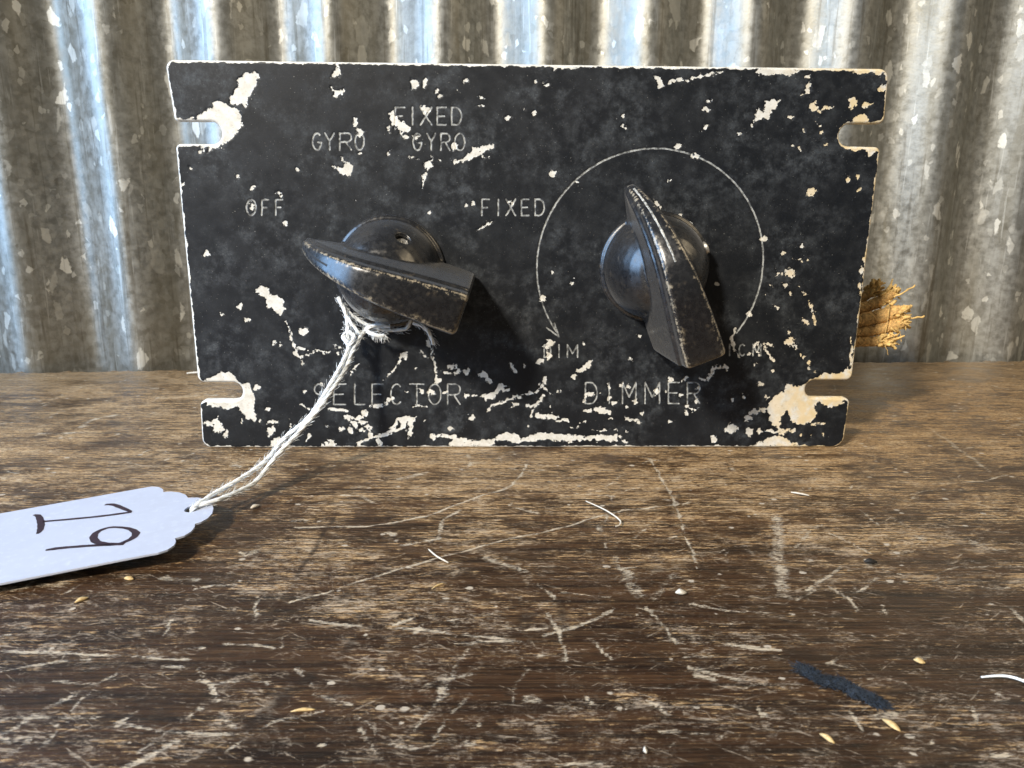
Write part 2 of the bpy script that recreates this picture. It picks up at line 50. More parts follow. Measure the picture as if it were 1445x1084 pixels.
ENGRAVED=[[(-42.98,67.33),(-43.17,67.56),(-43.39,67.68),(-43.62,67.69),(-43.86,67.58),(-44.07,67.36),(-44.26,67.04),(-44.39,66.65),(-44.47,66.22),(-44.49,65.78),(-44.44,65.36),(-44.33,64.98),(-44.17,64.69),(-43.97,64.5),(-43.74,64.43),(-43.5,64.47),(-43.27,64.63),(-43.06,64.9),(-42.9,65.25),(-42.75,65.91),(-43.44,65.91)],[(-41.93,67.72),(-41.06,66.15),(-40.03,67.73)],[(-41.06,66.15),(-41.15,64.44)],[(-39.06,64.46),(-38.9,67.74),(-37.48,67.75),(-37.48,67.75),(-37.32,67.74),(-37.16,67.7),(-37.02,67.64),(-36.89,67.55),(-36.78,67.45),(-36.69,67.33),(-36.62,67.2),(-36.59,67.05),(-36.58,66.91),(-36.6,66.76),(-36.65,66.61),(-36.73,66.48),(-36.83,66.36),(-36.95,66.25),(-37.09,66.16),(-37.24,66.1),(-37.4,66.06),(-37.56,66.05),(-38.98,66.04)],[(-37.8,66.05),(-36.69,64.48)],[(-34.03,66.14),(-34.04,66.5),(-34.09,66.85),(-34.19,67.16),(-34.32,67.42),(-34.48,67.61),(-34.67,67.73),(-34.87,67.77),(-35.08,67.73),(-35.27,67.6),(-35.46,67.41),(-35.61,67.15),(-35.73,66.84),(-35.82,66.49),(-35.86,66.13),(-35.85,65.76),(-35.8,65.41),(-35.7,65.1),(-35.57,64.84),(-35.4,64.65),(-35.21,64.53),(-35.01,64.49),(-34.81,64.53),(-34.61,64.65),(-34.43,64.85),(-34.27,65.11),(-34.15,65.43),(-34.07,65.77),(-34.03,66.14)],[(-57.04,52.86),(-57.04,53.21),(-57.09,53.54),(-57.18,53.84),(-57.31,54.08),(-57.48,54.27),(-57.68,54.38),(-57.89,54.42),(-58.11,54.38),(-58.32,54.26),(-58.52,54.08),(-58.69,53.83),(-58.83,53.53),(-58.92,53.2),(-58.98,52.85),(-58.98,52.5),(-58.93,52.17),(-58.84,51.87),(-58.71,51.62),(-58.54,51.43),(-58.34,51.32),(-58.13,51.28),(-57.91,51.32),(-57.7,51.44),(-57.5,51.63),(-57.33,51.88),(-57.19,52.18),(-57.09,52.51),(-57.04,52.86)],[(-54.3,54.44),(-55.69,54.43),(-55.92,51.29)],[(-55.81,52.87),(-54.76,52.87)],[(-51.45,54.46),(-52.8,54.45),(-53.02,51.31)],[(-52.91,52.88),(-51.89,52.89)],[(-25.54,72.81),(-27.43,72.79),(-27.53,69.45)],[(-27.48,71.13),(-26.06,71.14)],[(-23.92,72.82),(-24.0,69.48)],[(-22.33,72.83),(-20.13,69.51)],[(-20.06,72.85),(-22.41,69.49)],[(-17.11,72.87),(-18.93,72.86),(-18.99,69.52),(-17.16,69.53)],[(-18.96,71.19),(-17.5,71.2)],[(-15.98,72.88),(-16.02,69.54),(-15.23,69.55),(-15.23,69.55),(-15.03,69.57),(-14.82,69.65),(-14.64,69.78),(-14.46,69.94),(-14.32,70.15),(-14.19,70.39),(-14.1,70.66),(-14.05,70.94),(-14.03,71.23),(-14.04,71.52),(-14.09,71.8),(-14.18,72.07),(-14.29,72.3),(-14.44,72.51),(-14.6,72.67),(-14.79,72.79),(-14.99,72.87),(-15.19,72.89),(-15.98,72.88)],[(-22.53,67.4),(-22.72,67.64),(-22.94,67.76),(-23.18,67.77),(-23.4,67.66),(-23.61,67.44),(-23.78,67.12),(-23.9,66.73),(-23.97,66.3),(-23.97,65.85),(-23.91,65.43),(-23.79,65.06),(-23.62,64.77),(-23.42,64.57),(-23.19,64.5),(-22.96,64.54),(-22.73,64.71),(-22.54,64.97),(-22.39,65.33),(-22.26,65.99),(-22.94,65.98)],[(-21.11,67.8),(-20.29,66.23),(-19.4,67.81)],[(-20.29,66.23),(-20.32,64.52)],[(-18.31,64.53),(-18.26,67.82),(-17.18,67.83),(-17.18,67.83),(-17.06,67.82),(-16.94,67.78),(-16.82,67.72),(-16.72,67.63),(-16.64,67.53),(-16.57,67.41),(-16.52,67.27),(-16.49,67.13),(-16.48,66.98),(-16.49,66.83),(-16.52,66.69),(-16.58,66.55),(-16.65,66.43),(-16.74,66.33),(-16.85,66.24),(-16.96,66.18),(-17.08,66.14),(-17.21,66.12),(-18.29,66.11)],[(-17.39,66.12),(-16.51,64.54)],[(-13.39,66.22),(-13.41,66.58),(-13.48,66.93),(-13.6,67.24),(-13.76,67.5),(-13.95,67.69),(-14.16,67.81),(-14.39,67.85),(-14.61,67.81),(-14.83,67.68),(-15.02,67.49),(-15.18,67.23),(-15.31,66.91),(-15.39,66.57),(-15.42,66.2),(-15.4,65.83),(-15.33,65.49),(-15.21,65.18),(-15.05,64.92),(-14.86,64.72),(-14.65,64.6),(-14.42,64.56),(-14.19,64.6),(-13.98,64.73),(-13.78,64.92),(-13.62,65.19),(-13.5,65.5),(-13.42,65.85),(-13.39,66.22)],[(-8.35,54.79),(-9.91,54.78),(-9.92,51.47)],[(-9.92,53.13),(-8.74,53.14)],[(-6.48,54.8),(-6.47,51.49)],[(-4.84,54.81),(-2.87,51.51)],[(-2.89,54.82),(-4.83,51.5)],[(-0.08,54.84),(-1.64,54.83),(-1.61,51.52),(-0.04,51.53)],[(-1.63,53.18),(-0.37,53.19)],[(1.21,54.85),(1.25,51.53),(2.04,51.54),(2.04,51.54),(2.24,51.56),(2.44,51.64),(2.63,51.76),(2.79,51.93),(2.93,52.14),(3.05,52.38),(3.13,52.64),(3.18,52.92),(3.19,53.21),(3.17,53.49),(3.11,53.77),(3.02,54.03),(2.9,54.27),(2.75,54.47),(2.58,54.64),(2.39,54.76),(2.2,54.83),(1.99,54.85),(1.21,54.85)],[(-45.45,14.47),(-45.64,14.69),(-45.87,14.83),(-46.12,14.88),(-46.38,14.84),(-46.63,14.7),(-46.84,14.49),(-47.0,14.21),(-47.09,13.89),(-47.11,13.56),(-47.06,13.24),(-46.93,12.96),(-46.75,12.74),(-46.52,12.61),(-46.26,12.56),(-46.26,12.56),(-46.0,12.51),(-45.77,12.37),(-45.59,12.16),(-45.46,11.87),(-45.41,11.55),(-45.43,11.22),(-45.52,10.9),(-45.68,10.62),(-45.89,10.4),(-46.14,10.27),(-46.4,10.22),(-46.66,10.28),(-46.89,10.42),(-47.07,10.64)],[(-40.17,14.89),(-42.8,14.88),(-43.04,10.23),(-40.39,10.23)],[(-42.92,12.56),(-40.81,12.57)],[(-38.18,14.89),(-38.39,10.23),(-36.19,10.23)],[(-32.01,14.9),(-34.35,14.89),(-34.53,10.23),(-32.18,10.24)],[(-34.44,12.57),(-32.56,12.57)],[(-28.11,14.36),(-28.37,14.68),(-28.68,14.86),(-29.0,14.9),(-29.32,14.79),(-29.63,14.54),(-29.89,14.17),(-30.1,13.7),(-30.24,13.16),(-30.3,12.58),(-30.27,11.99),(-30.17,11.45),(-29.99,10.97),(-29.75,10.6),(-29.46,10.35),(-29.14,10.24),(-28.82,10.28),(-28.5,10.47),(-28.21,10.79)],[(-26.03,14.91),(-22.89,14.91)],[(-24.46,14.91),(-24.58,10.24)],[(-19.19,12.59),(-19.21,13.11),(-19.31,13.6),(-19.46,14.04),(-19.67,14.41),(-19.93,14.68),(-20.22,14.86),(-20.52,14.91),(-20.83,14.86),(-21.12,14.68),(-21.39,14.41),(-21.61,14.04),(-21.78,13.6),(-21.9,13.11),(-21.94,12.59),(-21.92,12.07),(-21.83,11.57),(-21.67,11.13),(-21.46,10.76),(-21.2,10.48),(-20.91,10.3),(-20.61,10.25),(-20.3,10.3),(-20.0,10.48),(-19.74,10.76),(-19.51,11.13),(-19.34,11.57),(-19.23,12.07),(-19.19,12.59)],[(-17.72,10.25),(-17.65,14.92),(-16.0,14.92),(-16.0,14.92),(-15.81,14.9),(-15.63,14.85),(-15.45,14.76),(-15.3,14.64),(-15.16,14.49),(-15.05,14.32),(-14.98,14.13),(-14.93,13.92),(-14.91,13.71),(-14.93,13.5),(-14.98,13.3),(-15.07,13.11),(-15.18,12.93),(-15.32,12.78),(-15.48,12.66),(-15.65,12.57),(-15.84,12.52),(-16.03,12.5),(-17.68,12.5)],[(-16.31,12.5),(-14.95,10.25)],[(12.96,15.32),(13.11,10.48),(14.16,10.48),(14.16,10.48),(14.44,10.51),(14.7,10.62),(14.94,10.8),(15.16,11.05),(15.34,11.35),(15.49,11.7),(15.6,12.08),(15.65,12.49),(15.66,12.91),(15.62,13.33),(15.54,13.74),(15.41,14.12),(15.24,14.46),(15.04,14.76),(14.81,15.0),(14.55,15.18),(14.29,15.29),(14.01,15.32),(12.96,15.32)],[(18.25,15.33),(18.43,10.48)],[(21.44,10.48),(21.24,15.33),(22.88,11.95),(24.23,15.34),(24.45,10.49)],[(26.54,10.49),(26.3,15.34),(28.08,11.95),(29.52,15.34),(29.78,10.49)],[(33.9,15.35),(31.51,15.35),(31.78,10.49),(34.19,10.49)],[(31.64,12.93),(33.57,12.93)],[(36.05,10.5),(35.75,15.35),(37.41,15.35),(37.41,15.35),(37.61,15.34),(37.8,15.28),(37.98,15.19),(38.14,15.06),(38.29,14.91),(38.41,14.73),(38.51,14.53),(38.57,14.32),(38.6,14.1),(38.6,13.88),(38.56,13.67),(38.5,13.47),(38.4,13.29),(38.27,13.13),(38.12,13.01),(37.95,12.91),(37.77,12.86),(37.57,12.84),(35.91,12.84)],[(37.3,12.84),(38.84,10.5)],[(3.65,23.83),(3.7,21.06),(4.28,21.06),(4.28,21.06),(4.43,21.08),(4.58,21.14),(4.71,21.24),(4.84,21.38),(4.94,21.55),(5.02,21.75),(5.08,21.97),(5.12,22.21),(5.13,22.45),(5.11,22.69),(5.07,22.92),(5.0,23.14),(4.91,23.33),(4.8,23.5),(4.67,23.64),(4.53,23.74),(4.38,23.81),(4.23,23.83),(3.65,23.83)],[(6.91,23.83),(6.97,21.06)],[(8.84,21.07),(8.77,23.84),(9.93,21.9),(10.99,23.84),(11.07,21.07)],[(44.58,24.03),(44.77,21.48)],[(47.85,23.74),(47.7,23.91),(47.53,24.01),(47.36,24.03),(47.2,23.97),(47.06,23.84),(46.94,23.64),(46.87,23.38),(46.83,23.08),(46.83,22.76),(46.88,22.44),(46.96,22.14),(47.08,21.88),(47.23,21.68),(47.39,21.54),(47.56,21.48),(47.73,21.51),(47.88,21.61),(48.01,21.78)],[(49.99,21.49),(49.78,24.04),(50.78,22.26),(51.48,24.05),(51.7,21.49)],[(45.85,26.54),(46.57,27.59),(47.24,28.68),(47.85,29.8),(48.39,30.95),(48.88,32.12),(49.31,33.33),(49.67,34.55),(49.97,35.79),(50.2,37.04),(50.37,38.3),(50.47,39.58),(50.5,40.85),(50.47,42.12),(50.37,43.4),(50.2,44.66),(49.97,45.91),(49.67,47.15),(49.31,48.37),(48.88,49.58),(48.39,50.75),(47.85,51.9),(47.24,53.02),(46.57,54.11),(45.85,55.16),(45.07,56.17),(44.25,57.14),(43.37,58.07),(42.44,58.95),(41.47,59.77),(40.46,60.55),(39.41,61.27),(38.33,61.94),(37.2,62.55),(36.05,63.09),(34.88,63.58),(33.67,64.01),(32.45,64.37),(31.21,64.67),(29.96,64.9),(28.7,65.07),(27.42,65.17),(26.15,65.2),(24.88,65.17),(23.6,65.07),(22.34,64.9),(21.09,64.67),(19.85,64.37),(18.63,64.01),(17.42,63.58),(16.25,63.09),(15.1,62.55),(13.98,61.94),(12.89,61.27),(11.84,60.55),(10.83,59.77),(9.86,58.95),(8.93,58.07),(8.05,57.14),(7.23,56.17),(6.45,55.16),(5.73,54.11),(5.06,53.02),(4.45,51.9),(3.91,50.75),(3.42,49.58),(2.99,48.37),(2.63,47.15),(2.33,45.91),(2.1,44.66),(1.93,43.4),(1.83,42.12),(1.8,40.85),(1.83,39.58),(1.93,38.3),(2.1,37.04),(2.33,35.79),(2.63,34.55),(2.99,33.33),(3.42,32.12),(3.91,30.95),(4.45,29.8),(5.06,28.67),(5.73,27.59),(6.45,26.54)],[(5.81,28.57),(6.84,25.63),(4.13,27.59)]]
WOOD_MARKS=[(0.27,0.9,[(-35.4,-66.7),(-27.0,-61.3),(-16.1,-53.3),(-6.3,-47.4),(6.4,-40.8),(16.3,-34.7),(27.2,-32.2)]),(0.29,1,[(-41.1,-41.7),(-29.5,-41.7),(-19.3,-37.1),(-12.6,-30.7),(-3.5,-22.2),(-0.3,-10.9)]),(0.37,0.8,[(-22.4,-48.7),(-16.6,-46.2),(-16.0,-38.3),(-13.4,-34.6)]),(0.25,0.9,[(26.8,-7.4),(26.7,-29.5),(25.2,-46.5),(24.3,-57.3)]),(0.31,0.8,[(20.7,-3.6),(30.1,-9.2)]),(1.12,0.6,[(43.7,-37.4),(38.6,-52.7),(34.5,-65.0)]),(0.28,0.8,[(80.2,-22.5),(93.0,-20.3),(99.1,-17.2)]),(0.63,0.6,[(101.1,13.1),(98.5,-3.7),(96.9,-15.2)]),(0.29,0.9,[(50.3,-44.4),(53.5,-51.8)]),(0.33,0.8,[(38.8,-63.4),(46.0,-57.5)]),(0.62,0.6,[(-8.5,-53.4),(-2.1,-58.0)]),(1.16,0.5,[(12.3,-53.5),(13.8,-64.8)]),(0.31,0.7,[(-2.7,-33.4),(0.8,-35.9)]),(0.26,0.7,[(60.1,-34.9),(59.9,-41.8)]),(0.46,0.6,[(42.4,-49.7),(47.4,-43.3)]),(0.25,0.6,[(-26.6,-35.0),(-22.7,-37.8)]),(0.45,-0.9,[(-35.6,-38.2),(-36.0,-47.2),(-36.5,-59.5)]),(0.64,-0.8,[(-35.4,-26.4),(-33.2,-29.2)]),(1.9,-0.5,[(24.1,-45.4),(37.2,-43.3)]),(2.18,-0.5,[(13.6,-56.3),(27.3,-57.3)]),(0.15,0.8,[(-65.8,-82.2),(-63.0,-81.2),(-56.6,-79.8)]),(0.17,1,[(-68.5,-77.9),(-59.4,-78.7),(-51.4,-79.0),(-44.1,-80.0)]),(0.27,0.5,[(-53.4,-89.6),(-52.8,-84.0),(-51.8,-82.7)]),(0.36,0.4,[(-53.7,-95.6),(-52.8,-90.8)]),(0.19,0.6,[(-60.4,-90.7),(-49.8,-90.7)]),(0.17,0.7,[(-47.5,-91.4),(-38.2,-93.2),(-32.9,-93.5)]),(0.31,0.9,[(-31.6,-71.3),(-24.7,-72.7)]),(0.21,0.9,[(-21.1,-73.3),(-17.1,-73.8),(-12.7,-74.9)]),(0.23,0.9,[(-20.5,-72.7),(-18.1,-71.3)]),(0.3,0.8,[(-11.5,-74.9),(-4.9,-76.1)]),(0.22,0.8,[(-41.4,-76.8),(-34.0,-77.7),(-34.2,-75.5)]),(0.34,0.6,[(-30.7,-81.9),(-28.1,-85.0)]),(0.28,1,[(-27.4,-86.9),(-25.7,-87.5),(-22.7,-88.5)]),(0.19,0.6,[(-42.3,-84.1),(-39.8,-84.8),(-35.8,-84.5),(-32.8,-84.9)]),(0.11,0.7,[(-42.6,-81.8),(-38.1,-87.7)]),(0.25,0.7,[(-47.0,-81.2),(-44.4,-81.4)]),(0.2,0.5,[(-13.3,-88.3),(-11.6,-82.4),(-9.7,-76.5)]),(0.75,0.6,[(-12.8,-83.8),(-12.9,-87.4)]),(0.15,0.7,[(-22.0,-90.3),(-19.3,-92.8)]),(0.44,0.8,[(-17.9,-95.0),(-15.2,-95.8)]),(0.62,0.8,[(-9.6,-95.4),(-9.1,-95.6)]),(0.43,0.9,[(-39.7,-89.2),(-39.3,-89.2)]),(0.27,0.9,[(-40.1,-90.3),(-39.9,-90.3)]),(0.17,0.5,[(-15.2,-92.9),(-13.3,-88.3)]),(0.15,0.5,[(-13.8,-95.6),(-9.7,-86.8)]),(0.08,0.6,[(-37.2,-89.8),(-34.5,-92.7)]),(0.09,0.6,[(-21.3,-92.3),(-19.1,-96.3)]),(0.16,0.6,[(-58.3,-84.3),(-53.3,-84.7)]),(0.53,0.4,[(-56.3,-97.1),(-55.4,-94.1)]),(0.16,0.6,[(-45.9,-89.1),(-47.3,-92.0)]),(0.18,0.5,[(-43.3,-95.7),(-41.5,-93.1)]),(1.04,-0.7,[(-28.6,-83.6),(-31.3,-88.7),(-33.2,-92.7)]),(1.84,-0.5,[(-47.9,-84.7),(-42.8,-89.2)]),(0.68,-0.6,[(-24.7,-75.6),(-26.2,-79.4)]),(0.37,0.8,[(-0.5,-75.1),(3.6,-73.5),(6.6,-71.8),(9.5,-68.6)]),(0.12,1,[(0.3,-69.9),(1.6,-74.3),(1.7,-80.6)]),(0.18,0.7,[(5.8,-76.8),(7.3,-80.6)]),(0.3,0.8,[(14.0,-68.2),(15.7,-74.0),(16.4,-77.3)]),(0.37,1,[(22.0,-76.9),(25.7,-78.1),(28.9,-78.6)]),(0.22,0.7,[(16.7,-80.0),(20.7,-79.6)]),(0.26,0.9,[(16.6,-82.1),(18.9,-83.2),(22.0,-84.3)]),(0.55,0.8,[(17.2,-83.7),(19.0,-84.4)]),(0.14,0.8,[(22.3,-89.7),(22.7,-91.2)]),(0.3,0.8,[(10.7,-88.7),(12.4,-91.1)]),(0.17,0.8,[(10.7,-93.4),(12.9,-93.7)]),(0.17,0.8,[(14.2,-94.1),(16.2,-94.3)]),(0.26,0.7,[(40.4,-62.5),(46.5,-57.0)]),(0.24,0.9,[(42.3,-63.0),(43.8,-66.5),(43.2,-69.4)]),(0.25,0.6,[(35.7,-66.5),(39.9,-63.5)]),(1.15,0.4,[(38.0,-52.2),(34.8,-65.5)]),(0.16,0.5,[(57.8,-61.5),(60.4,-59.9),(64.0,-59.4)]),(0.22,0.7,[(65.9,-57.1),(75.5,-56.6)]),(0.42,0.5,[(65.2,-63.4),(68.9,-63.4)]),(0.38,0.6,[(64.9,-68.6),(64.7,-72.3)]),(0.26,0.8,[(46.8,-89.1),(46.4,-90.9),(45.7,-92.6)]),(0.37,0.7,[(-0.5,-62.1),(1.5,-66.2)]),(0.36,0.8,[(11.8,-56.8),(16.3,-56.2)]),(0.49,0.5,[(45.9,-80.2),(47.5,-79.9)]),(0.52,0.45,[(43.2,-89.7),(46.0,-89.7)]),(0.51,0.7,[(44.2,-97.4),(45.6,-97.5)]),(0.27,0.5,[(-4.9,-75.9),(-2.2,-76.7)]),(0.81,0.5,[(-3.1,-87.9),(-2.3,-88.0)]),(1.46,-0.6,[(-1.9,-69.9),(-3.5,-73.4)]),(1.58,-0.6,[(30.1,-78.6),(34.1,-79.8)]),(1.77,-0.5,[(48.4,-67.5),(61.7,-65.7)]),(2.04,-0.5,[(11.3,-77.6),(13.7,-81.4)]),(0.18,0.6,[(-0.7,-98.4),(4.0,-98.0)]),(0.23,1,[(12.1,-70.2),(12.2,-70.2)]),(0.23,1,[(36.5,-70.4),(36.6,-70.4)]),(0.28,1,[(41.0,-67.0),(41.1,-67.0)]),(0.32,1,[(-1.5,-79.4),(-1.4,-79.4)]),(0.24,1,[(37.6,-84.5),(37.7,-84.5)]),(0.21,1,[(-8.6,-92.6),(-8.5,-92.6)]),(0.32,1,[(68.4,-54.8),(68.5,-54.8)]),(0.19,1,[(24.5,-72.8),(24.6,-72.8)]),(0.18,1,[(38.6,-95.8),(38.7,-95.8)]),(0.15,1,[(-24.8,-95.3),(-24.7,-95.3)]),(0.26,1,[(-33.2,-85.2),(-33.1,-85.2)]),(0.15,1,[(17.2,-94.5),(17.3,-94.5)])]

# ------------------------------------------------------------------ helpers
def tag(o, label=None, cat=None, group=None, kind=None):
    if label: o['label'] = label
    if cat: o['category'] = cat
    if group: o['group'] = group
    if kind: o['kind'] = kind
    return o
def mesh_obj(name, verts, faces, mat, parent=None, smooth=True, sharp=None):
    me = bpy.data.meshes.new(name)
    me.from_pydata([tuple(float(c)*MM for c in v) for v in verts], [], faces); me.update()
    return link_mesh(name, me, mat, parent, smooth, sharp)
def link_mesh(name, me, mat, parent=None, smooth=True, sharp=None):
    if mat: me.materials.append(mat)
    me.polygons.foreach_set('use_smooth', [smooth]*len(me.polygons))
    if sharp: me.set_sharp_from_angle(angle=math.radians(sharp))
    o = bpy.data.objects.new(name, me); COL.objects.link(o)
    if parent: o.parent = parent
    return o
def np_mesh(name, V, Q, mat, parent=None):
    me = bpy.data.meshes.new(name)
    me.vertices.add(len(V)); me.vertices.foreach_set('co', (V*MM).astype(np.float32).ravel())
    me.loops.add(Q.size); me.loops.foreach_set('vertex_index', Q.astype(np.int32).ravel())
    me.polygons.add(len(Q)); me.polygons.foreach_set('loop_start', np.arange(0, Q.size, 4, dtype=np.int32))
    me.update(calc_edges=True); me.validate()
    return link_mesh(name, me, mat, parent)
def attr(o, name, vals):
    a = o.data.attributes.new(name, 'FLOAT', 'POINT'); a.data.foreach_set('value', np.asarray(vals, np.float32))
def empty(name, loc=(0, 0, 0)):
    o = bpy.data.objects.new(name, None); o.empty_display_size = 0.01; COL.objects.link(o)
    o.location = Vector(loc)*MM; return o
def catmull(P, n=8):
    P = [Vector(p) for p in P]; out = []
    for i in range(len(P)-1):
        p0 = P[max(i-1, 0)]; p1 = P[i]; p2 = P[i+1]; p3 = P[min(i+2, len(P)-1)]
        for k in range(n):
            t = k/n
            out.append(.5*((2*p1)+(p2-p0)*t+(2*p0-5*p1+4*p2-p3)*t*t+(3*p1-p0-3*p2+p3)*t**3))
    out.append(P[-1]); return out
def frames(path):
    T = [(path[min(i+1, len(path)-1)]-path[max(i-1, 0)]).normalized() for i in range(len(path))]
    a = Vector((0, 0, 1)) if abs(T[0].z) < .9 else Vector((1, 0, 0))
    n = (a-T[0]*a.dot(T[0])).normalized(); fr = []
    for t in T:
        n = (n-t*n.dot(t)).normalized(); fr.append((t, n, t.cross(n)))
    return fr
def tube(V, F, path, rad, seg=6, cap=True):
    """append a tube along path (mm) to V, F; rad number or list"""
    fr = frames(path); b = len(V)
    for i, p in enumerate(path):
        r = rad[i] if isinstance(rad, (list, tuple)) else rad
        for k in range(seg):
            a = 2*math.pi*k/seg
            V.append(tuple(p+fr[i][1]*(r*math.cos(a))+fr[i][2]*(r*math.sin(a))))
    for i in range(len(path)-1):
        for k in range(seg):
            F.append((b+i*seg+k, b+i*seg+(k+1) % seg, b+(i+1)*seg+(k+1) % seg, b+(i+1)*seg+k))
    if cap:
        F.append(tuple(b+k for k in range(seg))[::-1]); e = b+(len(path)-1)*seg; F.append(tuple(e+k for k in range(seg)))
def cord(V, F, path, off, rad, turns_per_mm, plies=2, seg=6):
    fr = frames(path); s = 0; S = [0]
    for i in range(1, len(path)): s += (path[i]-path[i-1]).length; S.append(s)
    for q in range(plies):
        pp = []
        for i, p in enumerate(path):
            a = 2*math.pi*(S[i]*turns_per_mm+q/plies); pp.append(p+fr[i][1]*(off*math.cos(a))+fr[i][2]*(off*math.sin(a)))
        tube(V, F, pp, rad, seg)
def resample(path, step):
    out = [path[0]]; acc = 0
    for i in range(1, len(path)):
        a, b = path[i-1], path[i]; L = (b-a).length
        while L > 0 and acc+L >= step:
            t = (step-acc)/L; a = a+(b-a)*t; out.append(a.copy()); L = (b-a).length; acc = 0
        acc += L
    out.append(path[-1]); return out

# ---- shader helpers
class NT:
    def __init__(s, name):
        s.m = bpy.data.materials.new(name); s.m.use_nodes = True; s.t = s.m.node_tree; s.b = s.t.nodes['Principled BSDF']
        tc = s.t.nodes.new('ShaderNodeTexCoord'); mp = s.t.nodes.new('ShaderNodeVectorMath'); mp.operation = 'SCALE'
        mp.inputs['Scale'].default_value = 1000.0; s.t.links.new(tc.outputs['Object'], mp.inputs[0]); s.co = mp.outputs[0]
    def put(s, sock, v):
        if isinstance(v, bpy.types.NodeSocket): s.t.links.new(v, sock)
        elif isinstance(v, (tuple, list)): sock.default_value = (*v, 1) if len(v) == 3 and sock.type == 'RGBA' else v
        else: sock.default_value = v
    def noise(s, sc, detail=4, rough=.55, stretch=(1, 1, 1), dist=0, seed=0, out=0, rot=None):
        src = s.co
        if rot is not None:
            rm = s.t.nodes.new('ShaderNodeMapping'); rm.inputs['Rotation'].default_value = (0, 0, math.radians(rot)); s.t.links.new(s.co, rm.inputs[0]); src = rm.outputs[0]
        mp = s.t.nodes.new('ShaderNodeMapping'); mp.inputs['Scale'].default_value = stretch; mp.inputs['Location'].default_value = (seed*7.3, seed*3.1, seed*5.7)
        s.t.links.new(src, mp.inputs[0])
        n = s.t.nodes.new('ShaderNodeTexNoise'); n.inputs['Scale'].default_value = sc; n.inputs['Detail'].default_value = detail
        n.inputs['Roughness'].default_value = rough; n.inputs['Distortion'].default_value = dist; s.t.links.new(mp.outputs[0], n.inputs['Vector']); return n.outputs[out]
    def voro(s, sc, feature='F1', stretch=(1, 1, 1), out='Distance', seed=0, warp=0):
        mp = s.t.nodes.new('ShaderNodeMapping'); mp.inputs['Scale'].default_value = stretch; mp.inputs['Location'].default_value = (seed*7.3, seed*3.1, seed*5.7)
        if warp:
            nz = s.noise(sc*1.5, 3, seed=seed+1, out=1); vm = s.t.nodes.new('ShaderNodeVectorMath'); vm.operation = 'MULTIPLY_ADD'
            s.put(vm.inputs[0], nz); vm.inputs[1].default_value = (warp,)*3; s.put(vm.inputs[2], s.co); s.t.links.new(vm.outputs[0], mp.inputs[0])
        else: s.t.links.new(s.co, mp.inputs[0])
        n = s.t.nodes.new('ShaderNodeTexVoronoi'); n.feature = feature; n.inputs['Scale'].default_value = sc; s.t.links.new(mp.outputs[0], n.inputs['Vector']); return n.outputs[out]
    def attr(s, name):
        n = s.t.nodes.new('ShaderNodeAttribute'); n.attribute_name = name; return n.outputs['Fac']
    def math(s, op, a, b=0.0, c=None):
        n = s.t.nodes.new('ShaderNodeMath'); n.operation = op; s.put(n.inputs[0], a); s.put(n.inputs[1], b)
        if c is not None: s.put(n.inputs[2], c)
        return n.outputs[0]
    def ramp(s, v, lo, hi, a=0.0, b=1.0):
        n = s.t.nodes.new('ShaderNodeMapRange'); n.interpolation_type = 'SMOOTHSTEP'
        s.put(n.inputs[0], v); n.inputs[1].default_value = lo; n.inputs[2].default_value = hi; n.inputs[3].default_value = a; n.inputs[4].default_value = b; return n.outputs[0]
    def mix(s, f, a, b):
        n = s.t.nodes.new('ShaderNodeMix'); n.data_type = 'RGBA'; s.put(n.inputs[0], f); s.put(n.inputs[6], a); s.put(n.inputs[7], b); return n.outputs[2]
    def bump(s, h, strength=.3, dist=.1, nrm=None):
        n = s.t.nodes.new('ShaderNodeBump'); n.inputs['Strength'].default_value = strength; n.inputs['Distance'].default_value = dist*MM
        s.put(n.inputs['Height'], h)
        if nrm: s.put(n.inputs['Normal'], nrm)
        return n.outputs[0]
    def done(s, col, rough=.5, metal=0.0, nrm=None, spec=.5, **kw):
        s.put(s.b.inputs['Base Color'], col); s.put(s.b.inputs['Roughness'], rough); s.put(s.b.inputs['Metallic'], metal)
        s.put(s.b.inputs['Specular IOR Level'], spec)
        if nrm: s.put(s.b.inputs['Normal'], nrm)
        for k, v in kw.items(): s.put(s.b.inputs[k], v)
        return s.m

